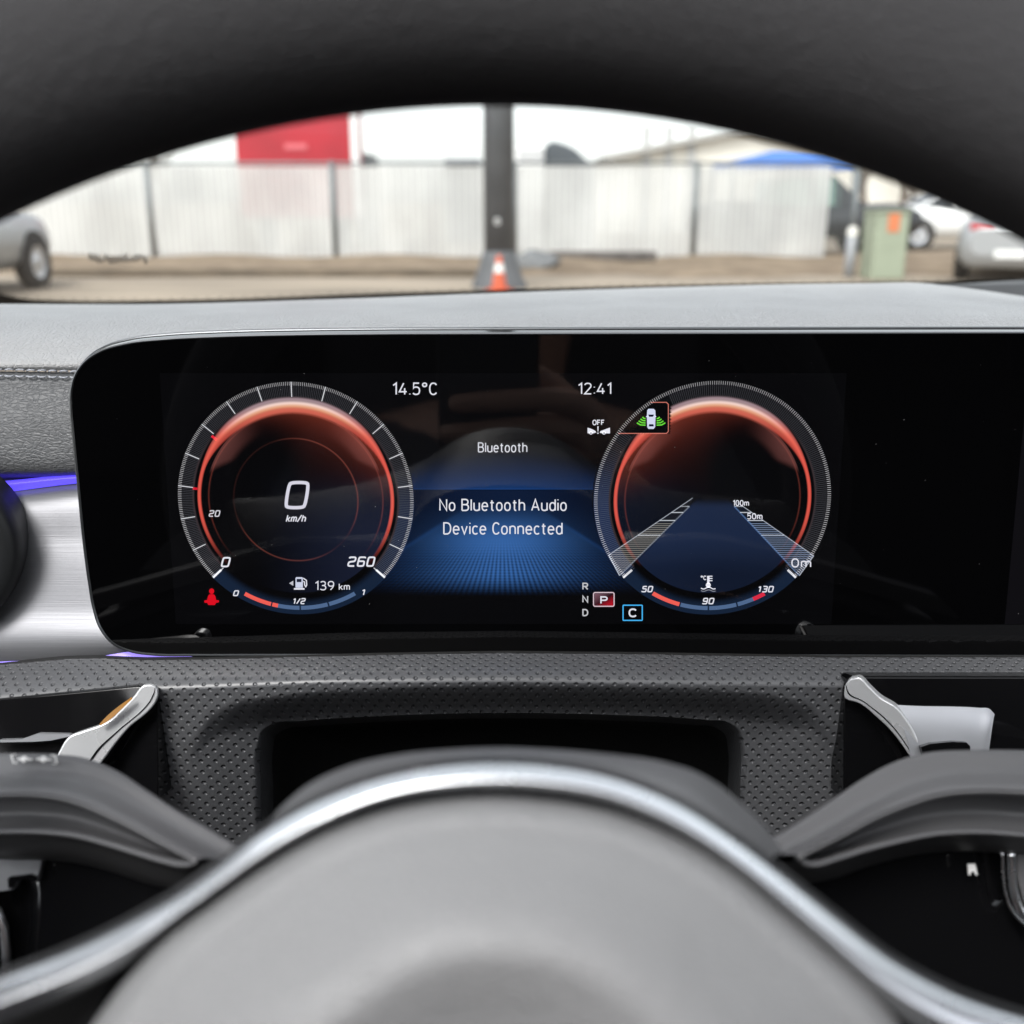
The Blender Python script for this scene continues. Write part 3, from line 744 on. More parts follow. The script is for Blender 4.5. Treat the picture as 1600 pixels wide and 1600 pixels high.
# round air vent at the far left
vc = at(-134, 868, .362); vn = (CAM - vc).normalized(); vn = Vector((.25, -.95, .05)).normalized(); vM = vn.to_track_quat('Z', 'Y').to_matrix()
def vlathe(prof, n=48): return lathe(prof, vc, 'Z', n, vM)
vs_ = 1.415
vo = MB().add(vlathe([(r_ * vs_, h_ * 1.1) for r_, h_ in [(.0120, -.004), (.0150, -.0005), (.0190, .0008), (.0222, .0004), (.0236, -.002), (.0240, -.008), (.0240, -.022)]])).build('air_vent', M['vent'], dash, True)
b = MB().add(vlathe([(.0001, -.010), (.006, -.0095), (.021, -.010)]))
for i in range(10):
    a = 2 * pi * i / 10; d1 = vM @ Vector((cos(a), sin(a), 0)); 
    b.add(box(vc + d1 * .0125 + vn * -.008, (.0135, .0014, .006), vM @ Matrix.Rotation(a, 3, 'Z')))
b.build('vent_blades', M['gloss'], vo)

# lower dimpled cover, modelled as loops from the column opening out to the panel's border
OP = []
opx = [(409, 1300), (408, 1230), (408, 1165), (413, 1143), (430, 1132), (470, 1128), (620, 1119), (787, 1115), (950, 1118), (1100, 1126), (1135, 1130), (1151, 1142), (1156, 1165), (1156, 1230), (1155, 1300), (1155, 1420), (1120, 1440), (787, 1450), (450, 1440), (409, 1420), (409, 1300)]
op = crn([(x, y, 0) for x, y in opx], 560)[:-1, :2]
TOPX = np.array([-700, 0, 100, 160, 230, 320, 600, 787, 1000, 1300, 1600, 2400]); TOPY = np.array([1042, 1040, 1030, 1028.5, 1031, 1030, 1023, 1020, 1022, 1027, 1027, 1028])
def lip_y(x): return np.interp(x, [-700, 0, 250, 500, 800, 1300, 1600, 2400], [1100, 1082, 1062, 1051, 1048, 1056, 1058, 1060])
def top_y(x): return np.interp(x, TOPX, TOPY)
def base_d(x, y):
    ty = top_y(x); ly = lip_y(x)
    t = np.clip((y - (ty - 12)) / (ly - (ty - 12)), 0, 1)
    ly = ly + 18
    t = np.clip((y - ty) / (ly - ty), 0, 1)
    d = .3665 - .0160 * np.sin(t * pi / 2) + np.clip(ty - y, 0, None) * .003     # shelf coming towards the driver, dropping off behind
    dd = np.clip(y - ly, 0, None)
    return d + dd * .000085
def sd_rr(x, y):
    """signed pixel distance inside the recess around the opening"""
    return None
def recess(x, y):
    topb = np.interp(x, [300, 330, 380, 500, 650, 787, 950, 1100, 1200, 1270, 1310], [1150, 1108, 1090, 1077, 1070, 1067, 1069, 1074, 1082, 1096, 1150])
    a = smooth(0, 50, y - topb); xl = smooth(270, 450, x); xr_ = smooth(270, 450, 1613 - x)
    return .015 * a * xl * xr_
def cover_d(x, y): return base_d(x, y) + recess(x, y)
arcy = np.linspace(990, 1520, 400); arcp = np.array([tuple(at(300, y, float(base_d(787, y)))) for y in arcy]); arcs = np.concatenate([[0], np.cumsum(np.linalg.norm(np.diff(arcp, axis=0), axis=1))]) * 1000
cxo, cyo = 782., 1260.
T = 190
V = []; UVs = []; HID = []
tt = np.linspace(0, 1, T) ** 1.25
for t in tt:
    for (x0, y0) in op:
        dx, dy = x0 - cxo, y0 - cyo
        ks = []
        if dx > 0: ks.append((2300 - cxo) / dx)
        if dx < 0: ks.append((-560 - cxo) / dx)
        if dy > 0: ks.append((1500 - cyo) / dy)
        if dy < 0: ks.append((1006 - cyo) / dy)
        kk = 1 + (min(ks) - 1) * t
        x, y = cxo + dx * kk, cyo + dy * kk
        d = float(cover_d(x, y))
        # rounded lip into the opening
        d += .004 * (1 - min(1, t / .012)) ** 2 if t < .012 else 0
        p = at(x, y, d); V.append(p); UVs.append((p.x * 1000, np.interp(y, arcy, arcs))); HID.append(y < top_y(x) + .8)
fs = grid_faces(T, len(op), True)
lower = mk('lower_cover', V, fs, M['dimple'], dash, uv=np.array(UVs))
lower.data.materials.append(M['black'])  # hidden drop behind the lip blackened so it mirrors dark in the display
lower.data.polygons.foreach_set('material_index', [1 if all(HID[i] for i in p.vertices) else 0 for p in lower.data.polygons])
# inside walls of the opening
V = []; UVs = []
for j, (dd, sc) in enumerate(((0.0035, 1.0), (.012, .992), (.03, .97), (.055, .95))):
    for (x0, y0) in op:
        x, y = cxo + (x0 - cxo) * sc, cyo + (y0 - cyo) * sc; d = float(cover_d(x0, y0)) + dd
        p = at(x, y, d); V.append(p); UVs.append((dd * 1000, p.z * 1000))
mk('opening_wall', V, grid_faces(4, len(op), True), M['dimple'], lower, uv=np.array(UVs))
V = []
for dd, sc in ((.056, .955), (.10, .90), (.11, .0)):
    for (x0, y0) in op: V.append(at(cxo + (x0 - cxo) * sc, cyo + (y0 - cyo) * sc, float(cover_d(x0, y0)) + dd))
mk('column_recess', V, grid_faces(3, len(op), True), M['black'], lower)

# gloss black insets with bright bars either side
def inset(upper, tri, bar_u, bar_l, mir, plate=None, dd=.0022):
    """upper: shelf polygon, tri: lower facet, bar_u/bar_l: the bar's rails; all (x, y, depth)"""
    upper, tri, plate = [[(a, b, c + dd) for a, b, c in q] for q in (upper, tri, plate)]
    up = MB(); up.add(prism([at(*p) for p in upper], FW * .02)); o = up.build('gloss_inset', M['gloss'], dash, False, .0008, 3)
    MB().add(prism([at(*p) for p in tri], FW * .014)).build('gloss_facet', M['gloss'], o, False, .0006, 3)
    pa, pb, pc_ = [at(*p) for p in plate]; pn = (pb - pa).cross(pc_ - pa).normalized()
    if pn.dot(CAM - pa) < 0: pn = -pn
    A = crn([tuple(on_plane(p[0], p[1], pa, pn)) for p in bar_u], 60); B = crn([tuple(on_plane(p[0], p[1], pa, pn)) for p in bar_l], 60); fw = -np.array(pn)
    k = lambda t, o_: [Vector(q) for q in A * (1 - t) + B * t + fw * o_]
    MB().add(prism(k(0, 0) + k(1, 0)[::-1], -pn * .004)).build('bright_bar', M['bar'], o, False, .0007, 4)
    q0, q1 = k(.73, -.0002), k(.785, -.0002)
    mk('bar_groove', q0 + q1, grid_faces(2, len(q0)), M['gloss'], o)
    return o
lu = [(-500, 1150, .3485), (-500, 1240, .340), (60, 1210, .3405), (160, 1200, .3412), (222, 1100, .3440), (239, 1074, .3455), (215, 1071, .346), (0, 1092, .3465)]
lt = [(240, 1090, .3475), (246.5, 1078, .3475), (247, 1250, .347), (120, 1250, .347), (165, 1180, .3475)]
bu = [(238, 1069.5, .3440), (225, 1070.5, .3418), (209, 1088, .3385), (188, 1110, .3350), (173, 1124, .3325), (156, 1133, .3310), (130, 1142, .3298), (108, 1151, .3285), (92, 1175, .327), (80, 1200, .326)]
bl = [(244.5, 1073, .3443), (246.5, 1087, .3430), (243.5, 1096, .3420), (222.6, 1120, .3390), (212, 1128, .3375), (201.5, 1137, .3362), (190, 1150, .335), (178.7, 1164, .3338), (161, 1188, .3320), (140, 1215, .3305)]
il = inset(lu, lt, bu, bl, False, [(240, 1072, .3428), (110, 1150, .3365), (165, 1185, .3385)])
il['label'] = 'gloss black inset left of the wheel with an amber light edge'
loft('amber_edge', [[at(p[0], p[1], p[2] + .0022) for p in r] for r in ([(206, 1089, .3385), (186, 1103, .3378), (162, 1124, .3368), (155, 1132, .3364)], [(207, 1092, .3380), (190, 1108, .3370), (171, 1125, .3362), (157, 1134, .3358)])], pm('amber', (.22, .095, .006), .3), il, 20, 4)
ru = [(2300, 1058, .343), (1330, 1056.5, .3445), (1322, 1062, .344), (1400, 1130, .3425), (1440, 1215, .3405), (2300, 1215, .3395)]
rt = [(1318.5, 1072, .3472), (1322, 1068, .3472), (1440, 1180, .3472), (1450, 1250, .347), (1318, 1250, .347)]
bu = [(1327, 1061, .3428), (1343, 1059, .3415), (1358, 1073, .3388), (1376, 1090, .3356), (1399, 1104, .3328), (1421, 1132, .330), (1441, 1172, .3268), (1455, 1205, .3245)]
bl = [(1319.7, 1072, .3438), (1319.7, 1090.6, .3430), (1343, 1100, .3405), (1369, 1120.6, .3378), (1394, 1145, .3352), (1408, 1163, .3338), (1421, 1182, .3325), (1440, 1210, .330)]
MB().add(prism([at(x, y, .3405) for x, y in ((34, 1155), (60, 1146), (108, 1147), (112, 1150), (80, 1157), (52, 1159), (0, 1160), (0, 1156))], FW * .002)).build('strip_and_reflection', M['silver'], il)
ir = inset(ru, rt, bu, bl, True, [(1330, 1061, .3422), (1441, 1172, .3355), (1421, 1182, .3375)])
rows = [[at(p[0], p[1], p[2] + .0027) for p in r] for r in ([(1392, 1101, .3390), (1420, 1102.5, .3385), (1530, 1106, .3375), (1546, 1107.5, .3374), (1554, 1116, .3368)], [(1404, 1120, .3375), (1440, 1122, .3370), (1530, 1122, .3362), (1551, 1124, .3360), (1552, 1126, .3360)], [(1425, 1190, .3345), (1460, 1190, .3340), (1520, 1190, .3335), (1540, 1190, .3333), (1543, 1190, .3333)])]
loft('strip_and_reflection', rows, M['silver'], ir, 40, 16)  # pale plate standing in for a bright window reflected in the gloss
MB().add(prism([at(x, y, .3345) for x, y in ((1439, 1167), (1455, 1162), (1490, 1159), (1510, 1160), (1516, 1166), (1516, 1190), (1445, 1190))], FW * .002)).build('reflection_notch', M['gloss'], ir)  # dark notch of that reflection, built as a solid piece

# demister shelf right behind the pad
MB().add(prism([at(x, y, d) for x, y, d in ((1380, 470, .64), (1440, 447, .70), (1600, 437, .74), (2300, 430, .8), (2300, 560, .64))], Vector((0, 0, -.02)))).build('demister_shelf', M['plastic_dark'], dash)

# ================================================================== STEERING WHEEL
WA = at(768, 147, .160)                                                # inner edge of the rim at the top
WT = radians(25); WD = Vector((0, -sin(WT), -cos(WT))); WN = Vector((0, -cos(WT), sin(WT)))
RIN = .165; WC = WA + WD * RIN
wheel = thing('steering_wheel', 'black leather steering wheel with satin silver trim around its grey airbag cover', 'steering wheel', M=Matrix(((1, 0, WN.x, WC.x), (0, -WD.y, WN.y, WC.y), (0, -WD.z, WN.z, WC.z), (0, 0, 0, 1))))
V = []; nR, nT = 220, 40
for i in range(nR):
    a = 2 * pi * i / nR; er = Vector((1, 0, 0)) * cos(a) - WD * sin(a)
    for j in range(nT):
        b = 2 * pi * j / nT
        V.append(WC + er * (RIN + .0195 - .0195 * cos(b)) + WN * .0165 * sin(b))
rim = mk('rim', V, grid_faces(nR, nT, True, True), M['rim'], wheel)
V = []
for i in range(nR):
    a = 2 * pi * i / nR; er = Vector((1, 0, 0)) * cos(a) - WD * sin(a)
    for j in range(8):
        b = 2 * pi * j / 8; q = .0007 * cos(b); q2 = .0007 * sin(b); bb = radians(-90)
        V.append(WC + er * (RIN + .0195 - .0195 * cos(bb) + q) + WN * (.0165 * sin(bb) + q2))
mk('rim_seam', V, grid_faces(nR, 8, True, True), M['plastic_dark'], rim)
def wp(x, y, off=0.):
    p = on_plane(x, y, WC, WN); d = (p - CAM).dot(FW); return at(x, y, d - off)
# airbag cover: polar dome
edge = [(130, 1620), (200, 1525), (262, 1462), (330, 1412), (400, 1362), (500, 1304), (600, 1266), (700, 1248), (770, 1244), (850, 1249), (950, 1266), (1050, 1304), (1150, 1363), (1225, 1425), (1300, 1490), (1365, 1550), (1422, 1622), (1470, 1760), (1440, 1950), (1250, 2120), (775, 2180), (300, 2120), (100, 1950), (80, 1760), (130, 1620)]
E = crn([(x, y, 0) for x, y in edge], 181)[:-1, :2]
V = []; cc = np.array([775., 1730.])
prof = [(1.0, -.010), (.995, -.002), (.97, .0025), (.90, .0066), (.80, .0113), (.70, .0156), (.62, .0184), (.55, .0199), (.48, .0203), (.40, .0194), (.30, .0179), (.2, .0167), (.1, .0162), (.0, .0162)]
pr = crn([(a, b, 0) for a, b in prof], 70)
for a, b, _ in pr:
    for e in E:
        q = cc + (e - cc) * max(a, 0.0); V.append(wp(q[0], q[1], b))
mk('airbag_cover', V, grid_faces(len(pr), len(E), True), M['hub'], wheel)
# satin silver trim
Urail = [(-1100, 1735), (-800, 1712), (-450, 1655), (-120, 1575), (-60, 1550), (0, 1527), (100, 1490), (200, 1443), (300, 1383), (350, 1346), (400, 1308), (500, 1250), (600, 1214), (700, 1196), (775, 1192), (850, 1196), (950, 1213), (1050, 1251), (1150, 1312), (1230, 1372), (1300, 1428), (1400, 1504), (1500, 1556), (1600, 1590), (1680, 1612), (2000, 1680), (2350, 1725), (2650, 1745)]
Lrail = [(-1100, 1850), (-800, 1822), (-450, 1755), (-120, 1665), (-60, 1630), (0, 1600), (100, 1558), (200, 1506), (285, 1440), (345, 1397), (410, 1352), (508, 1297), (604, 1258), (702, 1241), (775, 1237), (850, 1241), (948, 1258), (1044, 1297), (1140, 1358), (1215, 1420), (1280, 1478), (1380, 1570), (1480, 1636), (1580, 1685), (1680, 1710), (2000, 1785), (2350, 1835), (2650, 1860)]
Ru = crn([(x, y, 0) for x, y in Urail], 260)[:, :2]; Rl = crn([(x, y, 0) for x, y in Lrail], 260)[:, :2]
V = []
bandp = [(-.02, -.014), (0., -.0040), (.06, -.0012), (.16, .0000), (.32, .0010), (.48, .0018), (.58, .0022), (.64, .0020), (.70, .0010), (.76, .0001), (.84, -.0010), (.93, -.0024), (1.0, -.0048), (1.03, -.012)]
for t, off in bandp:
    for a, b in zip(Ru, Rl):
        q = a * (1 - t) + b * t; V.append(wp(q[0], q[1], off))
G_ = crn(np.array(V).reshape(len(bandp), 260, 3), 60)
mk('silver_trim', G_.reshape(-1, 3), [f[::-1] for f in grid_faces(60, 260)], M['chrome'], wheel)
V = []
for dy, off in ((-10, -.002), (-11, -.006), (0, -.016), (8, -.03), (60, -.04)):
    for a in Ru: V.append(wp(a[0], a[1] + dy + (8.0 if off == -.002 else 0), off))
mk('trim_reflection_shield', V, grid_faces(5, 260), M['plastic_dark'], wheel)  # dark sheet added to hide the trim from the display's reflection
# dark base under trim and cover
V = []
for sc, off in ((1.03, -.010), (1.0, -.012), (.9, -.012)):
    for e in E: q = cc + (e - cc) * sc; V.append(wp(q[0], q[1], off))
for x0, x1 in ((-200, 300), (1290, 1760)): pass
mk('hub_base', V, grid_faces(3, len(E), True), M['plastic_dark'], wheel)
# hub shell seen behind the trim
sh = [(385, 1330), (405, 1304), (440, 1262), (480, 1228), (540, 1199), (620, 1180), (700, 1172), (775, 1169), (850, 1171), (950, 1179), (1040, 1192), (1090, 1208), (1130, 1232), (1165, 1262), (1200, 1298), (1222, 1330)]
rows = [[at(x, y + 14, .205) for x, y in sh], [at(x, y + 1.5, .184) for x, y in sh], [at(x, y, .178) for x, y in sh], [at(x * .97 + 24, y + 8, .171) for x, y in sh], [at(x * .92 + 63, y + 30, .160) for x, y in sh], [at(x * .86 + 110, y + 90, .152) for x, y in sh]]
loft('hub_shell', rows, M['shell'], wheel, 120, 40)
# spokes
def spoke(T_, R_, G1, G2, Bm, d0=.285, d1=.222):
    """traces from the frame's side to the hub: top edge, ridge, groove lips, lower edge"""
    def tr(trace, off):
        P = crn([(x, y, 0) for x, y in trace], 40)
        return [at(x, y, d0 + (d1 - d0) * i / 39 + off) for i, (x, y, _) in enumerate(P)]
    rows = [tr([(x, y + 20) for x, y in T_], .016), tr([(x, y + 2) for x, y in T_], .006), tr(T_, .0005), tr(R_, -.0020), tr(G1, -.0085), tr([(x, y + 4) for x, y in G1], -.0075)]
    o = loft('spoke', rows, M['plastic'], wheel, 90, 90, bevel=.0009)
    o.data.materials.append(M['black']); o.data.polygons.foreach_set('material_index', [1 if i // 89 < 22 else 0 for i in range(len(o.data.polygons))])  # rear faces blackened to keep their lit backs out of the display's reflection
    g1 = [(x, y + 6) for x, y in G1]; g2 = [(x, y - 7) for x, y in G2]
    mid = [((a[0] + b[0]) / 2, (a[1] + b[1]) / 2) for a, b in zip(G1, G2)]
    def lip(trace, off, name):
        P = crn([(x, y, 0) for x, y in trace], 60)
        V, f = tube([at(x, y, d0 + (d1 - d0) * i / 59 + off) for i, (x, y, _) in enumerate(P)], .0006, 10); return V, f
    rows = [tr([(x, y + 4) for x, y in G1], -.0076), tr([(x, y + 6) for x, y in G1], -.001), tr([(x, y + 9) for x, y in g1], .007), tr(mid, .0085), tr(g2, .001), tr([(x, y - 3) for x, y in G2], -.0045), tr(G2, -.0050)]
    loft('spoke_groove', rows, M['plastic'], o, 90, 50)
    mb = MB(); mb.add(lip([(x, y + 5) for x, y in G1], -.0072, '')); mb.add(lip(G2, -.0056, '')); mb.build('groove_lip', M['plastic'], o, True)
    rows = [tr(G2, -.0052), tr([(x, y + 4) for x, y in G2], -.0030), tr(Bm, .0010), tr([(x, y + 14) for x, y in Bm], .012)]
    loft('spoke_underside', rows, M['plastic_dark'], o, 80, 30)
    return o
LT = [(-260, 1190), (-100, 1180), (0, 1177), (70, 1178), (130, 1184), (180, 1203), (230, 1235), (280, 1268), (325, 1294), (348, 1308), (372, 1322)]
LR = [(-260, 1225), (-100, 1214), (0, 1208), (70, 1209), (130, 1217), (180, 1236), (225, 1262), (270, 1288), (310, 1312), (340, 1327), (365, 1342)]
L1 = [(-260, 1255), (-100, 1242), (0, 1238), (60, 1238), (110, 1246), (160, 1265), (205, 1286), (250, 1310), (285, 1328), (302, 1337), (309, 1341)]
L2 = [(-260, 1318), (-100, 1304), (0, 1300), (60, 1300), (120, 1306), (170, 1319), (215, 1333), (255, 1345), (285, 1351), (300, 1350), (310, 1343)]
LB = [(-260, 1350), (-100, 1334), (0, 1331), (60, 1330), (120, 1335), (170, 1347), (215, 1362), (255, 1374), (290, 1380), (320, 1376), (352, 1360)]
spL = spoke(LT, LR, L1, L2, LB)
RT_ = [(1860, 1190), (1700, 1176), (1600, 1172), (1520, 1172), (1450, 1176), (1400, 1190), (1350, 1216), (1300, 1250), (1255, 1280), (1225, 1299), (1200, 1312)]
RR = [(1860, 1222), (1700, 1208), (1600, 1203), (1520, 1203), (1455, 1209), (1405, 1226), (1360, 1250), (1310, 1280), (1268, 1306), (1236, 1322), (1212, 1334)]
R1 = [(1860, 1252), (1700, 1238), (1600, 1234), (1530, 1232), (1465, 1238), (1410, 1255), (1360, 1276), (1315, 1300), (1275, 1320), (1255, 1330), (1247, 1336)]
R2 = [(1860, 1320), (1700, 1308), (1600, 1305), (1530, 1300), (1460, 1303), (1400, 1315), (1350, 1328), (1305, 1342), (1272, 1351), (1258, 1350), (1246, 1340)]
RB = [(1860, 1345), (1700, 1328), (1600, 1322), (1530, 1317), (1460, 1318), (1400, 1328), (1350, 1342), (1305, 1358), (1262, 1366), (1235, 1362), (1215, 1350)]
spR = spoke(RT_, RR, R1, R2, RB)
# embossed pictogram on the left spoke
mb = MB()
def pt3(x, y): return at(x, y, .285 - .063 * (x + 260) / 645 - .0016 - (y - 1178) * .00009)
for pl in ([(24, 1179), (18, 1179.5), (21, 1192), (27, 1192)], [(80, 1180), (86, 1180.5), (89, 1193), (83, 1193)]):
    mb.add(tube([pt3(*p) for p in pl], .00022, 6))
for cx_ in (38, 68):
    mb.add(tube([pt3(cx_ - 10, 1186), pt3(cx_ + 12, 1187)], .0003, 6)); mb.add(tube([pt3(cx_ - 6, 1186), pt3(cx_, 1182.5), pt3(cx_ + 7, 1187), pt3(cx_, 1190), pt3(cx_ - 6, 1186)], .0003, 6))
mb.build('embossed_symbol', M['white_print'], spL, True)
# gloss switch panels
def sw(poly, d0, d1):
    xs_ = [p[0] for p in poly]; a, b = min(xs_), max(xs_)
    return prism([at(x, y, d0 + (d1 - d0) * (x - a) / (b - a)) for x, y in poly], FW * .012)
pL = MB().add(sw([(-260, 1330), (0, 1322), (120, 1322), (300, 1362), (372, 1330), (400, 1330), (400, 1400), (250, 1480), (60, 1570), (-260, 1700)], .308, .235)).build('switch_panel', M['gloss'], wheel, False, .0008, 3)
pR = MB().add(sw([(1190, 1330), (1230, 1340), (1300, 1350), (1450, 1312), (1600, 1312), (1860, 1330), (1860, 1740), (1600, 1650), (1450, 1560), (1300, 1460), (1190, 1370)], .235, .308)).build('switch_panel', M['gloss'], wheel, False, .0008, 3)
# left: window reflection built as a pale plate, and edge of the touch pad
MB().add(prism([at(x, y, .268) for x, y in ((-200, 1339), (0, 1337), (62, 1335), (66, 1345), (57, 1381), (51, 1376), (38, 1375), (27, 1379), (21, 1391), (0, 1394), (-200, 1400))], FW * .003)).build('panel_reflection', M['silver'], pL, False, .0004)
MB().add(prism([at(x, y, .267) for x, y in ((12, 1374), (15, 1370), (32, 1368), (48, 1365.5), (55, 1369), (55, 1377), (38, 1374.5), (24, 1379), (19, 1388), (13, 1388))], FW * .001)).build('panel_reflection_notch', M['gloss'], pL)  # dark notch inside the built reflection
mb = MB().add(tube([at(x, y, .269) for x, y in ((-60, 1400), (-30, 1405), (-4, 1424), (6, 1450), (10, 1490), (10, 1530))], .0012, 10)); mb.build('touch_pad_frame', M['chrome'], pL, True)
MB().add(prism([at(x, y, .2705) for x, y in ((-80, 1402), (-30, 1409), (-6, 1428), (3, 1452), (6, 1490), (6, 1540), (-80, 1560))], FW * .002)).build('touch_pad', M['gloss'], pL)
# right
mb = MB()
for off, rr_ in ((0, .0004), (13, .0011)):
    mb.add(tube(crn([tuple(at(x + off, y, .2690)) for x, y in ((1566, 1330), (1567, 1362), (1571, 1395), (1580, 1420), (1597, 1441), (1625, 1456), (1680, 1462))], 30), rr_, 10))
mb.build('touch_pad_frame', M['chrome'], pR, True)
MB().add(prism([at(x, y, .2700) for x, y in ((1588, 1330), (1590, 1370), (1600, 1412), (1625, 1436), (1700, 1446), (1700, 1330))], FW * .002)).build('touch_pad', M['plastic'], pR, False, .0005)
mb = MB().add(prism([at(x, y, .2640) for x, y in ((1512, 1350.5), (1524, 1350.5), (1527.5, 1367.5), (1524.5, 1367.5), (1522.5, 1362), (1517.5, 1362), (1516, 1367.5), (1513.5, 1367.5))], FW * .0004)); mb.build('switch_symbol', M['white_print'], pR)

# ================================================================== WINDSCREEN AND CABIN
ws = thing('windscreen', 'clear raked windscreen pane with a black lower border above the dashboard', 'windscreen', at(787, 470, .95))
WR = radians(29); wP = at(800, 462, .95); wn = Vector((0, sin(WR), cos(WR)))
m, nt_, b_ = new_mat('windscreen_glass'); nt_.nodes.remove(b_)
tr_ = N(nt_, 'ShaderNodeBsdfTransparent'); tr_.inputs[0].default_value = (.84, .865, .855, 1); gl_ = N(nt_, 'ShaderNodeBsdfGlossy'); gl_.inputs['Roughness'].default_value = .02
fr_ = N(nt_, 'ShaderNodeFresnel'); fr_.inputs[0].default_value = 1.22; ms_ = N(nt_, 'ShaderNodeMixShader')
nt_.links.new(fr_.outputs[0], ms_.inputs[0]); nt_.links.new(tr_.outputs[0], ms_.inputs[1]); nt_.links.new(gl_.outputs[0], ms_.inputs[2]); nt_.links.new(ms_.outputs[0], nt_.nodes['Material Output'].inputs['Surface'])
M['windscreen'] = m
bl_ = on_plane(-600, 520, wP, wn); wd_ = Vector((0, -cos(WR), sin(WR)))
c0 = Vector((-.62, bl_.y, bl_.z)); Lw = .80
pane = mk('pane', [c0, Vector((1.15, c0.y, c0.z)), Vector((1.02, c0.y, c0.z)) + wd_ * Lw, Vector((-.5, c0.y, c0.z)) + wd_ * Lw], [(0, 1, 2, 3)], M['windscreen'], ws, False)
fr = [(-420, 380), (-120, 425), (-40, 446), (0, 458), (30, 464.5), (90, 468), (250, 467.5), (400, 464), (530, 459.5), (800, 450.5), (1060, 443.5), (1350, 439.5), (1600, 436), (2300, 430)]
Pf = crn([(x, y, 0) for x, y in fr], 120)
V = [on_plane(x, y, wP, wn) - wn * .001 for x, y, _ in Pf] + [on_plane(x, 530, wP, wn) - wn * .001 for x, y, _ in Pf]
mk('black_border', V, grid_faces(2, 120), M['black'], ws)
mb = MB()
for i in range(95):                                       # dotted fade of the border
    x = -150 + i * 19; y = np.interp(x, [p[0] for p in fr], [p[1] for p in fr]) - 2.6
    mb.add(([on_plane(x + 1.8 * cos(2 * pi * j / 8), y + .7 * sin(2 * pi * j / 8), wP, wn) - wn * .001 for j in range(8)], [tuple(range(8))]))
mb.build('border_dots', M['black'], ws)
mb = MB()
for i in range(15):                                       # worn etched mark low on the glass
    x = 139 + i * 6.2; h = random.uniform(3, 8); y = 403 + random.uniform(-3, 3)
    mb.add(([on_plane(x, y - h, wP, wn) - wn * .001, on_plane(x + 3.8, y - h, wP, wn) - wn * .001, on_plane(x + 4.5, y + h * .8, wP, wn) - wn * .001, on_plane(x - .5, y + h * .6, wP, wn) - wn * .001], [(0, 1, 2, 3)]))
mb.build('etched_mark', pm('etch', (.33, .32, .30), .8), ws)

cab = thing('car_cabin', 'dark car cabin shell with headliner and door panels around the driver', 'cabin', (0, 0, .5))
z0 = CAM.z
rb = MB()
top = z0 + .30; y_h = c0.y + (wd_ * Lw).y
for (xa, xb, ya, yb2) in ((-.62, -.46, -1.6, y_h), (.96, 1.12, -1.6, y_h), (-.46, .96, y_h - .20, y_h), (-.46, .96, -1.6, -.50)):  # gap left between the boxes: made-up sunroof, sized to light the wheel
    rb.add(box(((xa + xb) / 2, (ya + yb2) / 2, top), (xb - xa, yb2 - ya, .03)))
rb.build('roof_lining', M['liner'], cab)
mb = MB()
mb.add(box((-.60, -.3, z0 - .59), (.08, 2.6, .9))); mb.build('door_panel', M['plastic_dark'], cab, False, .02)
mb = MB(); mb.add(box((1.14, -.3, z0 - .59), (.08, 2.6, .9))); mb.build('door_panel', M['plastic_dark'], cab, False, .02)
mb = MB(); mb.add(box((.27, -1.62, z0 - .35), (1.8, .06, 1.4))); mb.build('rear_light_blocker', M['cloth'], cab)  # unseen wall added to keep rear window light off the display
mb = MB(); mb.add(box((.27, -.4, z0 - .80), (1.8, 2.6, .06))); mb.build('floor_carpet', M['cloth'], cab)
for xx in (-.61, 1.13):
    mb = MB(); mb.add(tube([(xx, c0.y - .12, z0 - .17), (xx, y_h - .02, top)], .035, 12)); mb.build('windscreen_pillar', M['liner'], cab, True)
    mb = MB(); mb.add(box((xx, -1.02, z0 + .06), (.06, 1.16, .5))); mb.build('pillar_light_blocker', M['liner'], cab, False, .02)  # unseen pillar widened over the rear side windows to block their light
mb = MB(); mb.add(box((.27, .62, z0 - .56), (1.75, .3, .75))); mb.build('firewall', M['black'], cab)
seat = thing('driver_seat', 'black cloth driver seat with headrest facing the wheel', 'seat', (0, -.6, .45))
mb = MB(); mb.add(box((0, -.42, z0 - .62), (.5, .52, .16))); mb.build('seat_cushion', M['cloth'], seat, False, .05, 4)
mb = MB(); mb.add(box((0, -.74, z0 - .24), (.5, .14, .68), Matrix.Rotation(radians(-12), 3, 'X'))); mb.build('backrest', M['cloth'], seat, False, .05, 4)
mb = MB(); mb.add(box((0, -.80, z0 + .19), (.27, .10, .19), Matrix.Rotation(radians(-6), 3, 'X'))); mb.build('headrest', M['cloth'], seat, False, .04, 4)

# ================================================================== OUTSIDE
def structure(o): o['kind'] = 'structure'; return o
ground_mat = pm('dusty_asphalt', (.26, .215, .165), .9, var=.42, vscale=.9, stretch=(.3, 1.5, 1), bump=.5, bscale=14, bdist=.02)
dirt_mat = pm('dry_dirt', (.185, .125, .075), .95, var=.45, vscale=1.6, bump=.6, bscale=8, bdist=.05, tint=(.27, .205, .14))
structure(mk('ground', [(-400, -60, 0), (400, -60, 0), (400, 900, 0), (-400, 900, 0)], [(0, 1, 2, 3)], ground_mat, None, False))
yd = at_Z(500, 432, 0).y
V = []
for i, x in enumerate(np.linspace(-40, 40, 161)):
    V += [(x, yd + .35 * sin(x * 1.3) + .2 * sin(x * 4.1), .004), (x, yd + 1.0, .06 + .04 * sin(x * 2.3)), (x, 21.5, .09 + .05 * sin(x * 1.7)), (x, 26, .05)]
structure(mk('dirt_verge', V, [(i * 4 + k, i * 4 + 4 + k, i * 4 + 5 + k, i * 4 + 1 + k) for i in range(160) for k in range(3)], dirt_mat))
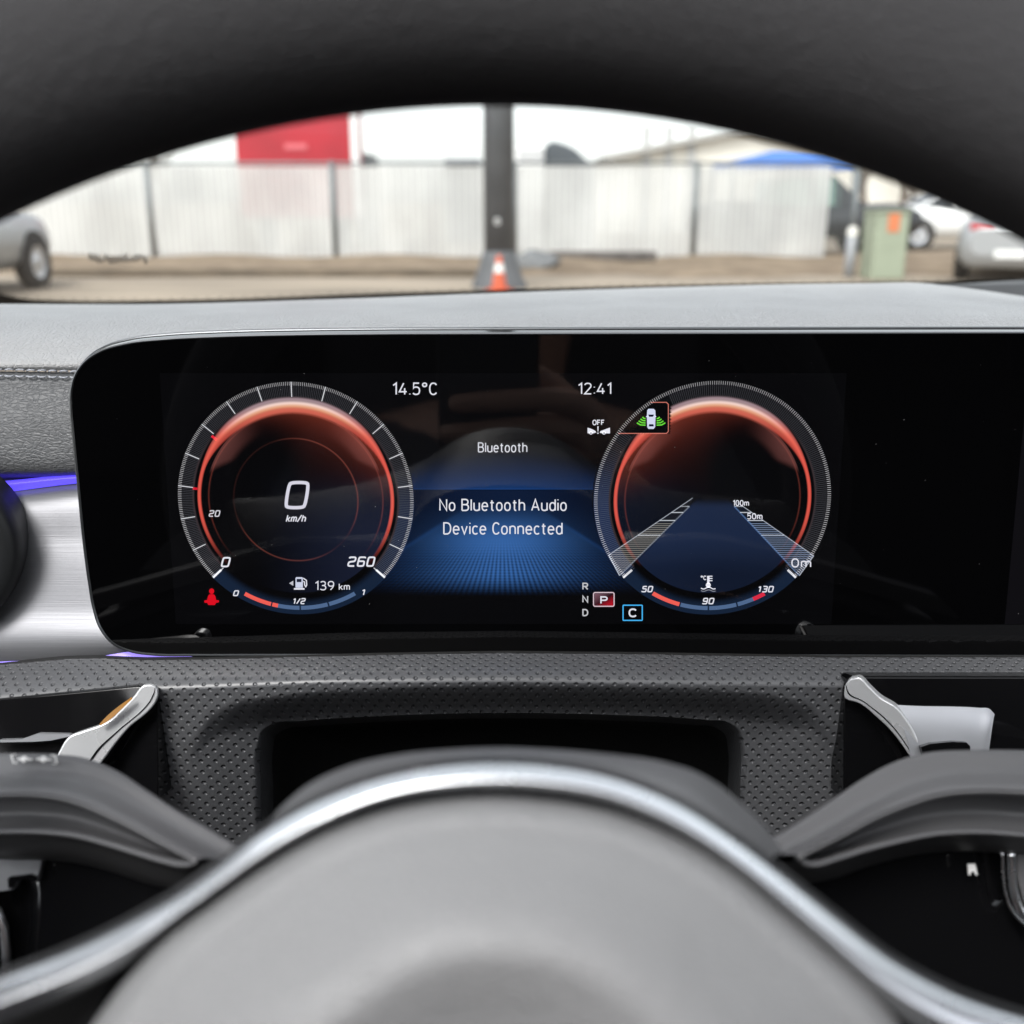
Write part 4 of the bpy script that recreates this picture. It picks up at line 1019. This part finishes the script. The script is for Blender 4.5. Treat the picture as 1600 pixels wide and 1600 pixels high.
# fence
fence = thing('chain_link_fence', 'tall grey chain link fence with white privacy slats along the lot', 'fence', (0, 23, 0))
FY = 23.0
galv = pm('galvanised', (.17, .185, .19), .5, metal=.5, var=.15, vscale=3)
def fz(y): return at_Y(800, y, FY).z
m, nt_, b_ = new_mat('white_slats')
b_.inputs['Roughness'].default_value = .6
tcn = N(nt_, 'ShaderNodeTexCoord'); n1 = N(nt_, 'ShaderNodeTexNoise'); n1.inputs['Scale'].default_value = .55; n1.inputs['Detail'].default_value = 7; mpf = N(nt_, 'ShaderNodeMapping'); mpf.inputs['Scale'].default_value = (1.7, 1, .75); nt_.links.new(tcn.outputs['Object'], mpf.inputs[0]); nt_.links.new(mpf.outputs[0], n1.inputs['Vector'])
r_ = N(nt_, 'ShaderNodeMapRange', i1=.38, i2=.66, i3=0., i4=1.); nt_.links.new(n1.outputs[0], r_.inputs[0])
mx_ = N(nt_, 'ShaderNodeMix', data_type='RGBA'); mx_.inputs[6].default_value = (.42, .42, .41, 1); mx_.inputs[7].default_value = (.565, .563, .55, 1); nt_.links.new(r_.outputs[0], mx_.inputs[0]); nt_.links.new(mx_.outputs[2], b_.inputs['Base Color'])
wv = N(nt_, 'ShaderNodeTexWave', bands_direction='X'); wv.inputs['Scale'].default_value = 2.2; nt_.links.new(tcn.outputs['Object'], wv.inputs['Vector'])
r2_ = N(nt_, 'ShaderNodeMapRange', i1=.02, i2=.12, i3=.55, i4=.93); nt_.links.new(wv.outputs['Fac'], r2_.inputs[0]); nt_.links.new(r2_.outputs[0], b_.inputs['Alpha'])
xl_ = at_Y(-400, 330, FY).x; xr2 = at_Y(1293, 330, FY).x; xe = at_Y(1334, 330, FY).x
V = []; nxs = 140
for i in range(nxs):
    x = xl_ + (xr2 - xl_) * i / (nxs - 1)
    for z in (fz(402) + .02 * sin(i * 1.7), .8, 1.4, fz(260)): V.append((x, FY - .03 + .02 * sin(x * 2.1 + z * 2), z))
mk('slat_screen', V, [(i * 4 + k, i * 4 + 4 + k, i * 4 + 5 + k, i * 4 + 1 + k) for i in range(nxs - 1) for k in range(3)], m, fence)
MB().add(tube([(xl_, FY, fz(255)), (xe, FY, fz(255))], .03, 8)).build('top_rail', galv, fence, True)
for px in (-60, 236, 522, 803, 1085, 1334):
    x = at_Y(px, 330, FY).x; MB().add(tube([(x, FY - .06, -.05), (x, FY - .06, fz(255) + .05)], .06, 10)).build('post', galv, fence, True)
mb = MB()
for i in range(18):
    x0 = xr2 + (xe - xr2) * i / 17
    mb.add(tube([(x0, FY, .1), (x0 + .02, FY, fz(257))], .004, 4))
mb.build('bare_mesh', galv, fence)
# light pole
def dY(px, y, Z=0.): return at_Z(px, y, Z)
pole_p = at_Z(780, 449, 0); PY = pole_p.y
lp = thing('lamp_post', 'thick dark grey lamp post with a flared base behind the traffic cone', 'lamp post', (pole_p.x, PY, 0))
pmat = pm('dark_pole_paint', (.085, .089, .096), .6, var=.2, vscale=2)
hw = 23 / 1600 * PY
V, f_ = tube([(pole_p.x, PY, 0), (pole_p.x, PY, 4), (pole_p.x, PY, 9)], [hw, hw * .97, hw * .8], 24); MB().add((V, f_)).build('pole', pmat, lp, True)
MB().add(lathe([(hw * 1.85, 0), (hw * 1.8, .06), (hw * 1.55, .16), (hw * 1.3, .34), (hw * 1.08, .5), (hw * 1.0, .52)], (pole_p.x, PY, 0), 'Z', 28)).build('flared_base', pmat, lp, True)
MB().add(box((pole_p.x, PY - 1.1, 9.05), (.35, 2.2, .14))).build('lamp_head', pmat, lp, False, .03)
q = at_Y(777, 346, PY - hw - .02); MB().add(tube([q + Vector((.026 * cos(t), 0, .026 * sin(t) * 1.4)) for t in np.linspace(0, 2 * pi, 16)[:-1]], .010, 6, closed=True)).build('chip_ring', M['white_print'], lp, True)  # white ring on the pole standing in for a windscreen chip
# traffic cone
cone_y = PY - hw * 1.85 - .35; cx_ = at_Y(780, 440, cone_y).x
zt = at_Y(780, 399, cone_y).z
cone = thing('traffic_cone', 'orange traffic cone with a white collar in front of the dark post', 'traffic cone', (cx_, cone_y, 0))
org = pm('cone_orange', (.50, .085, .03), .5, var=.1, vscale=8); wht = pm('cone_white', (.75, .73, .70), .5)
def cr_(z): return .118 - (.118 - .028) * z / zt
MB().add(lathe([(cr_(z), z) for z in (.03, .12, zt * .54)], (cx_, cone_y, 0), 'Z', 24)).build('cone_body', org, cone, True)
MB().add(lathe([(cr_(zt * .78), zt * .78), (cr_(zt), zt), (.001, zt)], (cx_, cone_y, 0), 'Z', 24)).build('cone_tip', org, cone, True)
MB().add(lathe([(cr_(zt * .54) + .002, zt * .54), (cr_(zt * .78) + .002, zt * .78)], (cx_, cone_y, 0), 'Z', 24)).build('reflective_collar', wht, cone, True)
MB().add(box((cx_, cone_y, .02), (.38, .38, .035))).build('base_plate', org, cone, False, .01)
# utility box
ub = at_Z(1386, 437, 0); ubw = 51 / 1600 * ub.y; ubz = at_Y(1386, 331, ub.y).z
util = thing('utility_box', 'pale green utility cabinet with an orange sticker near the silver saloon', 'utility box', ub)
gm = pm('utility_green', (.27, .305, .225), .6, var=.08, vscale=3)
MB().add(box((ub.x, ub.y + .3, ubz / 2), (ubw, .6, ubz))).build('cabinet', gm, util, False, .03)
MB().add(box((ub.x, ub.y + .3, ubz + .012), (ubw * 1.06, .66, .04))).build('lid', gm, util, False, .012)
s0 = at_Y(1397, 348, ub.y - .01); MB().add(box(s0, (17 / 1600 * ub.y, .006, 27 / 1600 * ub.y))).build('sticker', pm('sticker_orange', (.55, .17, .07), .5), util)
# bollard
bo = at_Z(1326, 433, 0); bz = at_Y(1326, 358, bo.y).z
bol = thing('bollard', 'grey steel bollard standing before the dark pickup', 'bollard', bo)
MB().add(tube([bo, (bo.x, bo.y, bz * .5), (bo.x, bo.y, bz)], .085, 16)).build('bollard_post', pm('bollard_grey', (.30, .31, .33), .5), bol, True)
MB().add(lathe([(.087, bz - .10), (.087, bz - .02), (.06, bz + .03), (.001, bz + .045)], (bo.x, bo.y, 0), 'Z', 16)).build('bollard_cap', pm('bollard_cap', (.75, .72, .66), .5), bol, True)
# kerb stones / timber edging
ke = thing('timber_edging', 'long low dark timber edging between the lot and the dirt verge', 'edging', (-4, yd, 0))
xa = at_Z(90, 428, 0).x; xb = at_Z(745, 430, 0).x
MB().add(box(((xa + xb) / 2, yd - .05, .06), (xb - xa, .2, .13))).build('timber', pm('old_timber', (.11, .085, .06), .9, var=.3, vscale=2), ke, False, .02)
p0 = at_Z(950, 418, 0)
sk = thing('parking_block', 'dark low block lying at the foot of the white fence right of the post', 'block', p0)
MB().add(box((p0.x, 21.4, .14), (2.2, .25, .20))).build('block', pm('dark_rubber', (.10, .09, .085), .9, var=.3, vscale=4), sk, False, .05)
p0 = at_Z(835, 425, 0)
rk = thing('rock', 'grey boulder on the dirt beside the dark post base', 'rock', p0)
V = []; 
for i in range(9):
    for j in range(14):
        th = pi * i / 8; ph = 2 * pi * j / 14; r = 1 + .18 * sin(3 * ph + i) + .1 * cos(5 * th + j)
        V.append((p0.x + .45 * r * sin(th) * cos(ph), p0.y + .3 * r * sin(th) * sin(ph), .14 + .2 * r * cos(th)))
mk('boulder', V, grid_faces(9, 14, True), pm('rock_grey', (.16, .165, .17), .9, var=.2, vscale=6), rk)

# --- vehicles
tyre_m = pm('tyre', (.02, .02, .021), .85); rim_m = pm('alloy', (.55, .56, .58), .3, metal=.7); win_m = pm('car_window', (.02, .025, .03), .06, spec=.6)
tail_m = pm('tail_red', (.40, .02, .03), .25)
def car(name, label, loc, rot, paint, st, cabst, wheels, wr, group=None, win=None, tail=None, plate=None, trim=None, head=None):
    """st: body stations (y, z_low, z_high, half width); cabst: cabin stations (y, z_base, z_roof, half width base, half width roof)"""
    Mx = Matrix.Translation(Vector(loc)) @ Matrix.Rotation(rot, 4, 'Z')
    t = thing(name, label, 'car', M=Mx, group=group)
    def ring(y, zl, zh, hw_):
        h = zh - zl
        return [(-hw_ * .82, y, zl), (-hw_ * .97, y, zl + h * .18), (-hw_, y, zl + h * .45), (-hw_ * .98, y, zl + h * .72), (-hw_ * .92, y, zl + h * .93), (-hw_ * .80, y, zh), (0, y, zh + .015), (hw_ * .80, y, zh), (hw_ * .92, y, zl + h * .93), (hw_ * .98, y, zl + h * .72), (hw_, y, zl + h * .45), (hw_ * .97, y, zl + h * .18), (hw_ * .82, y, zl)]
    R = crn(np.array([ring(*s) for s in st]), 40); V = R.reshape(-1, 3); f = grid_faces(40, 13, True); f.append(tuple(range(13))); f.append(tuple(39 * 13 + i for i in range(13))[::-1])
    mk('body', V, f, paint, t, local=True, autosmooth=50)
    if cabst:
        R = np.array([[(-b, y, zb), (-r, y, zr - .03), (-r * .8, y, zr), (r * .8, y, zr), (r, y, zr - .03), (b, y, zb)] for y, zb, zr, b, r in cabst])
        V = R.reshape(-1, 3); k = len(cabst); f = grid_faces(k, 6); f.append(tuple(range(6))); f.append(tuple((k - 1) * 6 + i for i in range(6))[::-1])
        mk('roof', V, f, paint, t, local=True, autosmooth=40)
        wv_ = []; wf = []
        def quad(a, b, c, d, nrm):
            ctr = (a + b + c + d) / 4; i0 = len(wv_)
            for q in (a, b, c, d): wv_.append(tuple(ctr + (q - ctr) * .88 + nrm * .006))
            wf.append((i0, i0 + 1, i0 + 2, i0 + 3))
        for i in range(k - 1):
            for s in (0, 5):
                i1, i2 = (0, 1) if s == 0 else (5, 4)
                a, b, c, d = R[i, i1], R[i + 1, i1], R[i + 1, i2], R[i, i2]
                nn = np.cross(b - a, d - a); nn = nn / (np.linalg.norm(nn) + 1e-9); nn = nn if nn[0] * (-1 if s == 0 else 1) > 0 else -nn
                quad(a, b, c, d, nn)
        for i in (0, k - 2):
            a, b, c, d = R[i, 2], R[i, 3], R[i + 1, 3], R[i + 1, 2]
            nn = np.cross(b - a, d - a); nn = nn / (np.linalg.norm(nn) + 1e-9); nn = nn if nn[2] > 0 else -nn
            quad(a, b, c, d, nn)
        mk('window', wv_, wf, win or win_m, t, False, local=True)
    for (x, y) in wheels:
        c = Vector((x, y, wr)); s = 1 if x > 0 else -1
        wv2, wf2 = lathe([(wr * .62, .11), (wr * .9, .115), (wr, .07), (wr, -.07), (wr * .9, -.115), (wr * .62, -.11)], c, 'X', 28)
        hub = mk('wheel', wv2, wf2, tyre_m, t, local=True)
        rv, rf = lathe([(.001, s * .10), (wr * .2, s * .105), (wr * .24, s * .085), (wr * .5, s * .09), (wr * .63, s * .108)], c, 'X', 28)
        mk('wheel_rim', rv, rf, rim_m, hub, local=True)
        av, af = lathe([(wr * 1.02, s * .09), (wr * 1.18, s * .10), (wr * 1.2, s * .05)], c, 'X', 28)
        mk('wheel_arch', av, af, trim or tyre_m, t, local=True)
    for nm, lst, mt in (('tail_light', tail, tail_m), ('number_plate', plate, M['white_print']), ('headlight', head, pm('headlamp', (.75, .72, .66), .25))):
        for (c, s) in (lst or []):
            v_, f_2 = box(c, s); mk(nm, v_, f_2, mt, t, False, local=True)
    return t
silver = pm('silver_car_paint', (.33, .34, .35), .3, metal=.35, spec=.6); white = pm('white_car_paint', (.74, .74, .73), .3); blackp = pm('dark_car_paint', (.03, .032, .036), .25)
SED = [(-2.3, .42, .80, .66), (-2.24, .26, .90, .80), (-1.95, .22, .945, .87), (-1.2, .2, .97, .9), (0, .19, .97, .91), (1.2, .2, .93, .9), (1.9, .22, .80, .86), (2.25, .3, .66, .72)]
SCAB = [(-1.75, .95, .97, .76, .70), (-.95, .96, 1.36, .80, .60), (-.2, .96, 1.44, .82, .61), (.55, .96, 1.40, .82, .60), (1.3, .94, .96, .78, .68)]
SUV = [(-2.3, .5, 1.0, .74), (-2.2, .34, 1.08, .86), (-1.6, .3, 1.1, .93), (0, .3, 1.1, .95), (1.2, .3, 1.08, .94), (1.95, .34, .98, .9), (2.3, .45, .80, .76)]
UCAB = [(-2.15, 1.08, 1.12, .80, .72), (-1.85, 1.09, 1.66, .84, .66), (-.4, 1.09, 1.74, .86, .68), (.4, 1.09, 1.70, .86, .67), (1.25, 1.06, 1.08, .82, .72)]
wl = at_Z(62, 450, 0)
car('parked_suv', 'silver car parked at the left edge with one dark tyre showing', (wl.x - .93, wl.y - 1.35, 0), 0, silver, SUV, UCAB, [(-.86, 1.35), (.86, 1.35), (-.86, -1.35), (.86, -1.35)], .37)
rl = at_Z(1494, 441, 0)
car('parked_saloon', 'silver saloon at the right edge seen from behind', (rl.x + .80 * cos(radians(27)) + 2.3 * sin(radians(27)), rl.y + 2.3 * cos(radians(27)) - .8 * sin(radians(27)), 0), radians(-27), silver, SED, SCAB, [(-.80, 1.35), (.80, 1.35), (-.80, -1.35), (.80, -1.35)], .32,
    tail=[((-.52, -2.22, .84), (.34, .14, .11)), ((.62, -2.22, .84), (.34, .14, .11))], plate=[((-.1, -2.29, .44), (.42, .05, .12))])
wc_ = at_Z(1455, 388, 0)
car('white_wagon', 'white car parked side on behind the silver saloon', (wc_.x + .6, wc_.y, 0), radians(90), white, SUV, UCAB, [(-.86, 1.35), (.86, 1.35), (-.86, -1.35), (.86, -1.35)], .37)
pc = at_Z(1318, 411, 0)
PK = [(-2.6, .5, 1.0, .84), (-2.5, .42, 1.06, .92), (0, .4, 1.06, .95), (1.2, .4, 1.12, .95), (2.3, .42, 1.08, .92), (2.55, .55, .95, .8)]
PCAB = [(-1.1, 1.06, 1.10, .84, .76), (-.95, 1.06, 1.72, .86, .68), (.0, 1.06, 1.8, .87, .70), (.5, 1.06, 1.78, .87, .70), (1.25, 1.06, 1.1, .84, .74)]
car('pickup_truck', 'dark pickup truck with greenish windows half behind the white fence end', (6.9, 25.3, 0), radians(-90), blackp, PK, PCAB, [(-.86, 1.6), (.86, 1.6), (-.86, -1.5), (.86, -1.5)], .42, win=pm('green_window', (.16, .26, .22), .1), head=[((.55, 2.48, .82), (.35, .16, .16)), ((-.55, 2.48, .82), (.35, .16, .16))])
# --- beyond the fence
def bx(px0, px1, py0, py1, Y, dep):
    a = at_Y(px0, py1, Y); b = at_Y(px1, py0, Y); return a, b
a, b = bx(369, 545, 140, 250, 27, 0)
rc = thing('red_truck_box', 'tall red truck box standing behind the fence at left', 'truck', ((a.x + b.x) / 2, 28, 0))
redm = pm('red_paint', (.36, .008, .02), .45, var=.15, vscale=1.2)
MB().add(box(((a.x + b.x) / 2, 28.0, (b.z + .5) / 2 + .3), (b.x - a.x, 2.0, b.z - .5))).build('box_body', redm, rc, False, .05)
MB().add(box((b.x + .09, 26.97, (b.z + .5) / 2 + .3), (.18, .1, b.z - .5))).build('corner_post', white, rc)
s0 = at_Y(462, 229, 26.98); MB().add(box(s0, (.55, .02, .13))).build('faded_sign', pm('faded', (.6, .12, .14), .5), rc)
for xx in (a.x + .5, b.x - .5):
    MB().add(lathe([(.3, -.15), (.5, -.15), (.5, .15), (.3, .15)], (xx, 28, .5), 'X', 20)).build('wheel', tyre_m, rc, True)
def simple(name, label, cat, px0, px1, py0, Y, dep, mat, part='body', z1=0.):
    a = at_Y(px0, 300, Y); b = at_Y(px1, py0, Y)
    t = thing(name, label, cat, ((a.x + b.x) / 2, Y + dep / 2, 0))
    MB().add(box(((a.x + b.x) / 2, Y + dep / 2, b.z / 2), (b.x - a.x, dep, b.z))).build(part, mat, t, False, .08)
    return t, a.x, b.x, b.z
t, x0_, x1_, z_ = simple('box_truck', 'white box truck cab rising above the fence right of the post', 'truck', 806, 851, 226, 27, 4, white)
MB().add(box(((x0_ + x1_) / 2, 26.98, z_ - .25), ((x1_ - x0_) * .8, .05, .28))).build('grey_panel', pm('grey_panel', (.5, .5, .5), .5), t)
# dark tarpaulin dome
dm = thing('covered_load', 'dark rounded tarpaulin load beside the white truck cab', 'load', (at_Y(875, 300, 28).x, 28, 0))
a = at_Y(850, 252, 28); prof_ = [(848, 262), (850, 240), (855, 222), (868, 221), (885, 226), (900, 234), (912, 246), (930, 262)]
poly = [at_Y(x, y, 28) for x, y in prof_]; poly = [Vector((poly[0].x, 28, 0))] + poly + [Vector((poly[-1].x, 28, 0))]
MB().add(prism(poly, (0, 3, 0))).build('tarpaulin', pm('tarp', (.07, .08, .09), .7), dm, False, .1)
for nm, lb, px0, px1, py in (('dark_van', 'small dark van roof between the red truck box and the post', 556, 578, 240), ('grey_van', 'grey vehicle roof just above the fence left of the dark post', 695, 752, 247)):
    t, x0_, x1_, z_ = simple(nm, lb, 'van', px0, px1, py, 32, 2, pm(nm + '_paint', (.07, .075, .08) if 'dark' in nm else (.22, .23, .24), .5))
    MB().add(box(((x0_ + x1_) / 2, 31.98, z_ - .3), ((x1_ - x0_) * .8, .03, .3))).build('window', win_m, t)
# white gabled building
by = 42
bd = thing('white_building', 'long white building with a low gable roof behind the fence', 'building', (at_Y(1170, 300, by).x, by, 0))
pl_ = [(955, 262), (958, 250), (1170, 206), (1420, 258)]
pp = [at_Y(x, y, by) for x, y in pl_]; pp = [Vector((pp[0].x, by, 0))] + pp[1:] + [Vector((pp[-1].x, by, 0))]
MB().add(prism(pp, (0, 14, 0))).build('wall', pm('cream_wall', (.72, .69, .62), .8, var=.05, vscale=.5), bd)
for q0, q1 in ((pp[1], pp[2]), (pp[2], pp[3])):
    dv = (q1 - q0).normalized(); nn = Vector((-dv.z, 0, dv.x))
    MB().add(prism([q0 - dv * .3 + Vector((0, -.4, 0)), q1 + dv * .3 + Vector((0, -.4, 0)), q1 + dv * .3 + nn * .22 + Vector((0, -.4, 0)), q0 - dv * .3 + nn * .22 + Vector((0, -.4, 0))], (0, 14.8, 0))).build('roof_slope', pm('roof_grey', (.34, .33, .31), .7), bd)
mb = MB()
for px in (1010, 1045, 1080): 
    p = at_Y(px, 240, by - .1); mb.add(box((p.x, by - .06, 2), (.3, .12, 4)))
mb.build('downpipe', pm('pipe', (.42, .42, .41), .6), bd)
# blue canopy
cy_ = 30
ca = thing('blue_canopy', 'blue peaked canopy tent showing over the fence at right', 'canopy', (at_Y(1240, 300, cy_).x, cy_, 0))
A_ = at_Y(1148, 252, cy_); B_ = at_Y(1336, 252, cy_); Z1 = A_.z; pk1 = at_Y(1208, 236, cy_ + 1.6); pk2 = at_Y(1290, 236, cy_ + 1.6)
bluem = pm('blue_tarp', (.05, .16, .48), .6, var=.15, vscale=2)
v_ = [Vector((A_.x, cy_, Z1)), Vector((B_.x, cy_, Z1)), Vector((B_.x, cy_ + 3.2, Z1)), Vector((A_.x, cy_ + 3.2, Z1)), pk1, pk2]
v_ += [Vector((v.x, v.y, Z1 - .22)) for v in v_[:4]]
mk('canopy_roof', v_, [(0, 1, 5, 4), (1, 2, 5), (2, 3, 4, 5), (3, 0, 4), (6, 7, 1, 0), (7, 8, 2, 1), (8, 9, 3, 2), (9, 6, 0, 3)], bluem, ca, False)
for v in v_[:4]: MB().add(tube([(v.x, v.y, 0), (v.x, v.y, Z1 - .02)], .04, 8)).build('leg', galv, ca, True)
# far buildings right
for px0, px1, py, Y, lb in ((1352, 1408, 268, 60, 'pale far building between the bare trees'), (1415, 1490, 285, 66, 'low white far building behind the white car')):
    t, x0_, x1_, z_ = simple('far_building', lb, 'building', px0, px1, py, Y, 8, pm('pale_wall', (.62, .58, .53), .8), 'wall')
    MB().add(box(((x0_ + x1_) / 2, Y + 4, z_ + .15), (x1_ - x0_ + .6, 8.6, .3))).build('roof', pm('far_roof', (.3, .28, .27), .8), t)
    mb = MB()
    for i in range(3): mb.add(box((x0_ + (x1_ - x0_) * (i + .5) / 3, Y - .01, z_ * .55), ((x1_ - x0_) * .16, .05, z_ * .25)))
    mb.build('window', win_m, t)
# bare trees
bark = pm('bark', (.13, .105, .085), .9, var=.3, vscale=5)
def tree(px, Y, h, seed, label):
    rnd = random.Random(seed); x = at_Y(px, 300, Y).x
    t = thing('bare_tree', label, 'tree', (x, Y, 0), 'bare trees beyond the fence')
    tr = MB(); tw = MB()
    def grow(p, d, l, r, lev):
        k = 5; pts = [p]; q = p; dd = d
        for i in range(k):
            dd = (dd + Vector((rnd.uniform(-.16, .16), rnd.uniform(-.16, .16), rnd.uniform(-.02, .12)))).normalized(); q = q + dd * l / k; pts.append(q)
        (tr if lev < 2 else tw).add(tube(pts, [r * (1 - .5 * i / k) for i in range(k + 1)], 7 if lev < 2 else 4, False))
        if lev < 4:
            for j in range(4 if lev == 0 else rnd.randint(3, 4)):
                a = rnd.uniform(0, 2 * pi); s = rnd.uniform(.5, .95)
                nd = (dd + Vector((cos(a), sin(a), rnd.uniform(-.1, .5))) * s).normalized()
                i = rnd.randint(2, k)
                grow(pts[i], nd, l * rnd.uniform(.55, .75), r * .5, lev + 1)
    grow(Vector((x, Y, -.05)), Vector((0, 0, 1)), h * .4, h * .03, 0)
    tr.build('trunk', bark, t, True); tw.build('crown', bark, t, True)
tree(1362, 36, 5.5, 1, 'bare tree just right of the fence end post'); tree(1412, 40, 6, 2, 'bare tree directly above the green utility box'); tree(1440, 44, 5, 7, 'thin bare tree above the white car')
tree(250, 45, 5, 5, 'bare tree behind the fence left of the red truck box')

# ================================================================== PHONE AND HAND (behind the lens, mirrored in the display)
def cp(x, u, f): return CAM + RT * x + UP * u + FW * f
ph = thing('smartphone', 'dark smartphone held upright in front of the steering wheel', 'phone', cp(-.017, -.132, -.009))
CR = Matrix((RT, UP, FW)).transposed()
MB().add(box(cp(-.017, -.060, -.0095), (.073, .150, .008), CR)).build('phone_case', pm('phone_case', (.05, .052, .058), .3), ph, False, .003, 4)
MB().add(box(cp(-.017, -.004, -.005), (.066, .020, .0012), CR)).build('camera_bar', M['silver'], ph, False, .0004)
def skin_body(name, chains, mat, parent=None):
    """chains: (points in world space, radii, index of the vertex it grows from or None)"""
    import bmesh
    hv, he, hr, ends = [], [], [], {}
    for key, pts, rs, root in chains:
        prev = ends.get(root)
        for p, r in zip(pts, rs):
            hv.append(tuple(p)); hr.append(r); i = len(hv) - 1
            if prev is not None: he.append((prev, i))
            prev = i
        ends[key] = prev
    me = bpy.data.meshes.new(name); me.from_pydata(hv, he, []); me.materials.append(mat)
    o = bpy.data.objects.new(name, me); COL.objects.link(o)
    k = o.modifiers.new('skin', 'SKIN'); k.use_smooth_shade = True; u = o.modifiers.new('sub', 'SUBSURF'); u.levels = 2; u.render_levels = 2
    if len(me.skin_vertices) == 0:
        bm_ = bmesh.new(); bm_.from_mesh(me); bm_.verts.layers.skin.verify(); bm_.to_mesh(me); bm_.free()
    for i, r in enumerate(hr): me.skin_vertices[0].data[i].radius = (r, r)
    me.skin_vertices[0].data[0].use_root = True
    if parent: o.parent = parent
    return o
skin_m = pm('skin', (.52, .30, .22), .5, var=.1, vscale=40); coat_m = pm('jacket_cloth', (.022, .024, .03), .85, bump=.3, bscale=700)
yb_, sx = -.44, .19
pel = Vector((0, -.46, z0 - .50)); chest = Vector((0, yb_, z0 - .22)); nk = Vector((0, yb_, z0 - .05))
elb = Vector((.27, -.26, z0 - .36)); wri = cp(.088, -.150, -.034); shR = Vector((sx, yb_, z0 - .13))
body = [('pelvis', [pel, Vector((0, -.45, z0 - .36)), chest, Vector((0, yb_, z0 - .12))], [.15, .135, .15, .10], None),
        ('head', [nk, Vector((0, yb_ + .015, z0 + .02)), Vector((0, yb_ + .025, z0 + .10)), Vector((0, yb_ + .02, z0 + .17))], [.055, .07, .085, .06], 'pelvis'),
        ('arm', [shR, Vector((.25, -.36, z0 - .26)), elb, (elb + wri) / 2, cp(.105, -.175, -.055), wri], [.062, .05, .043, .036, .027, .025], 'pelvis'),
        ('arm2', [Vector((-sx, yb_, z0 - .13)), Vector((-.25, -.38, z0 - .28)), Vector((-.27, -.26, z0 - .42)), Vector((-.2, -.12, z0 - .50)), Vector((-.17, -.06, z0 - .52))], [.062, .05, .043, .033, .028], 'pelvis')]
for k, (ku, tu, ln) in enumerate(((-.062, -.060, .94), (-.082, -.082, 1.0), (-.102, -.104, .95), (-.120, -.124, .78))):
    kx = .040 - .002 * k
    body.append(('finger%d' % k, [cp(*q) for q in [(kx + .012, ku - .006, -.012), (kx - .012, ku + .004, .006), (kx - .012 - .034 * ln, (ku + tu) / 2 + .003, .0095), (kx - .012 - .058 * ln, tu, .008), (kx - .012 - .078 * ln, tu - .002, .0045)]], [.0125, .0095, .0088, .008, .0066], 'arm'))
body.append(('thumb', [cp(*q) for q in [(.060, -.095, -.034), (.034, -.062, -.036), (.012, -.046, -.028)]], [.0145, .0105, .0085], 'arm'))
for k, (dx, dy) in enumerate(((-.03, .05), (-.01, .06), (.01, .06), (.03, .05))):
    b0_ = Vector((-.17, -.06, z0 - .52)); body.append(('f%d' % k, [b0_ + Vector((dx, dy, -.01)), b0_ + Vector((dx * 1.2, dy + .03, -.02)), b0_ + Vector((dx * 1.25, dy + .045, -.045))], [.0105, .009, .0075], 'arm2'))
body.append(('t2', [Vector((-.125, -.03, z0 - .52)), Vector((-.11, .0, z0 - .53))], [.012, .009], 'arm2'))
po = skin_body('person', body, skin_m)
tag(po, 'driver in a dark jacket holding the smartphone up with the right hand', 'person')
jk = [('torso', [pel + Vector((0, 0, -.02)), Vector((0, -.45, z0 - .36)), chest, Vector((0, yb_, z0 - .115))], [.172, .158, .172, .118], None),
      ('sleeve', [shR, Vector((.25, -.36, z0 - .26)), elb, (elb + wri) / 2], [.078, .066, .058, .048], 'torso'),
      ('sleeve2', [Vector((-sx, yb_, z0 - .13)), Vector((-.25, -.38, z0 - .28)), Vector((-.27, -.26, z0 - .42)), Vector((-.2, -.12, z0 - .50))], [.078, .066, .058, .046], 'torso')]
skin_body('jacket', jk, coat_m, po)
skin_body('hair', [('h', [Vector((0, yb_ - .02, z0 + .08)), Vector((0, yb_ - .005, z0 + .16)), Vector((0, yb_ + .03, z0 + .205))], [.085, .088, .05], None)], pm('hair_dark', (.02, .015, .012), .7), po)
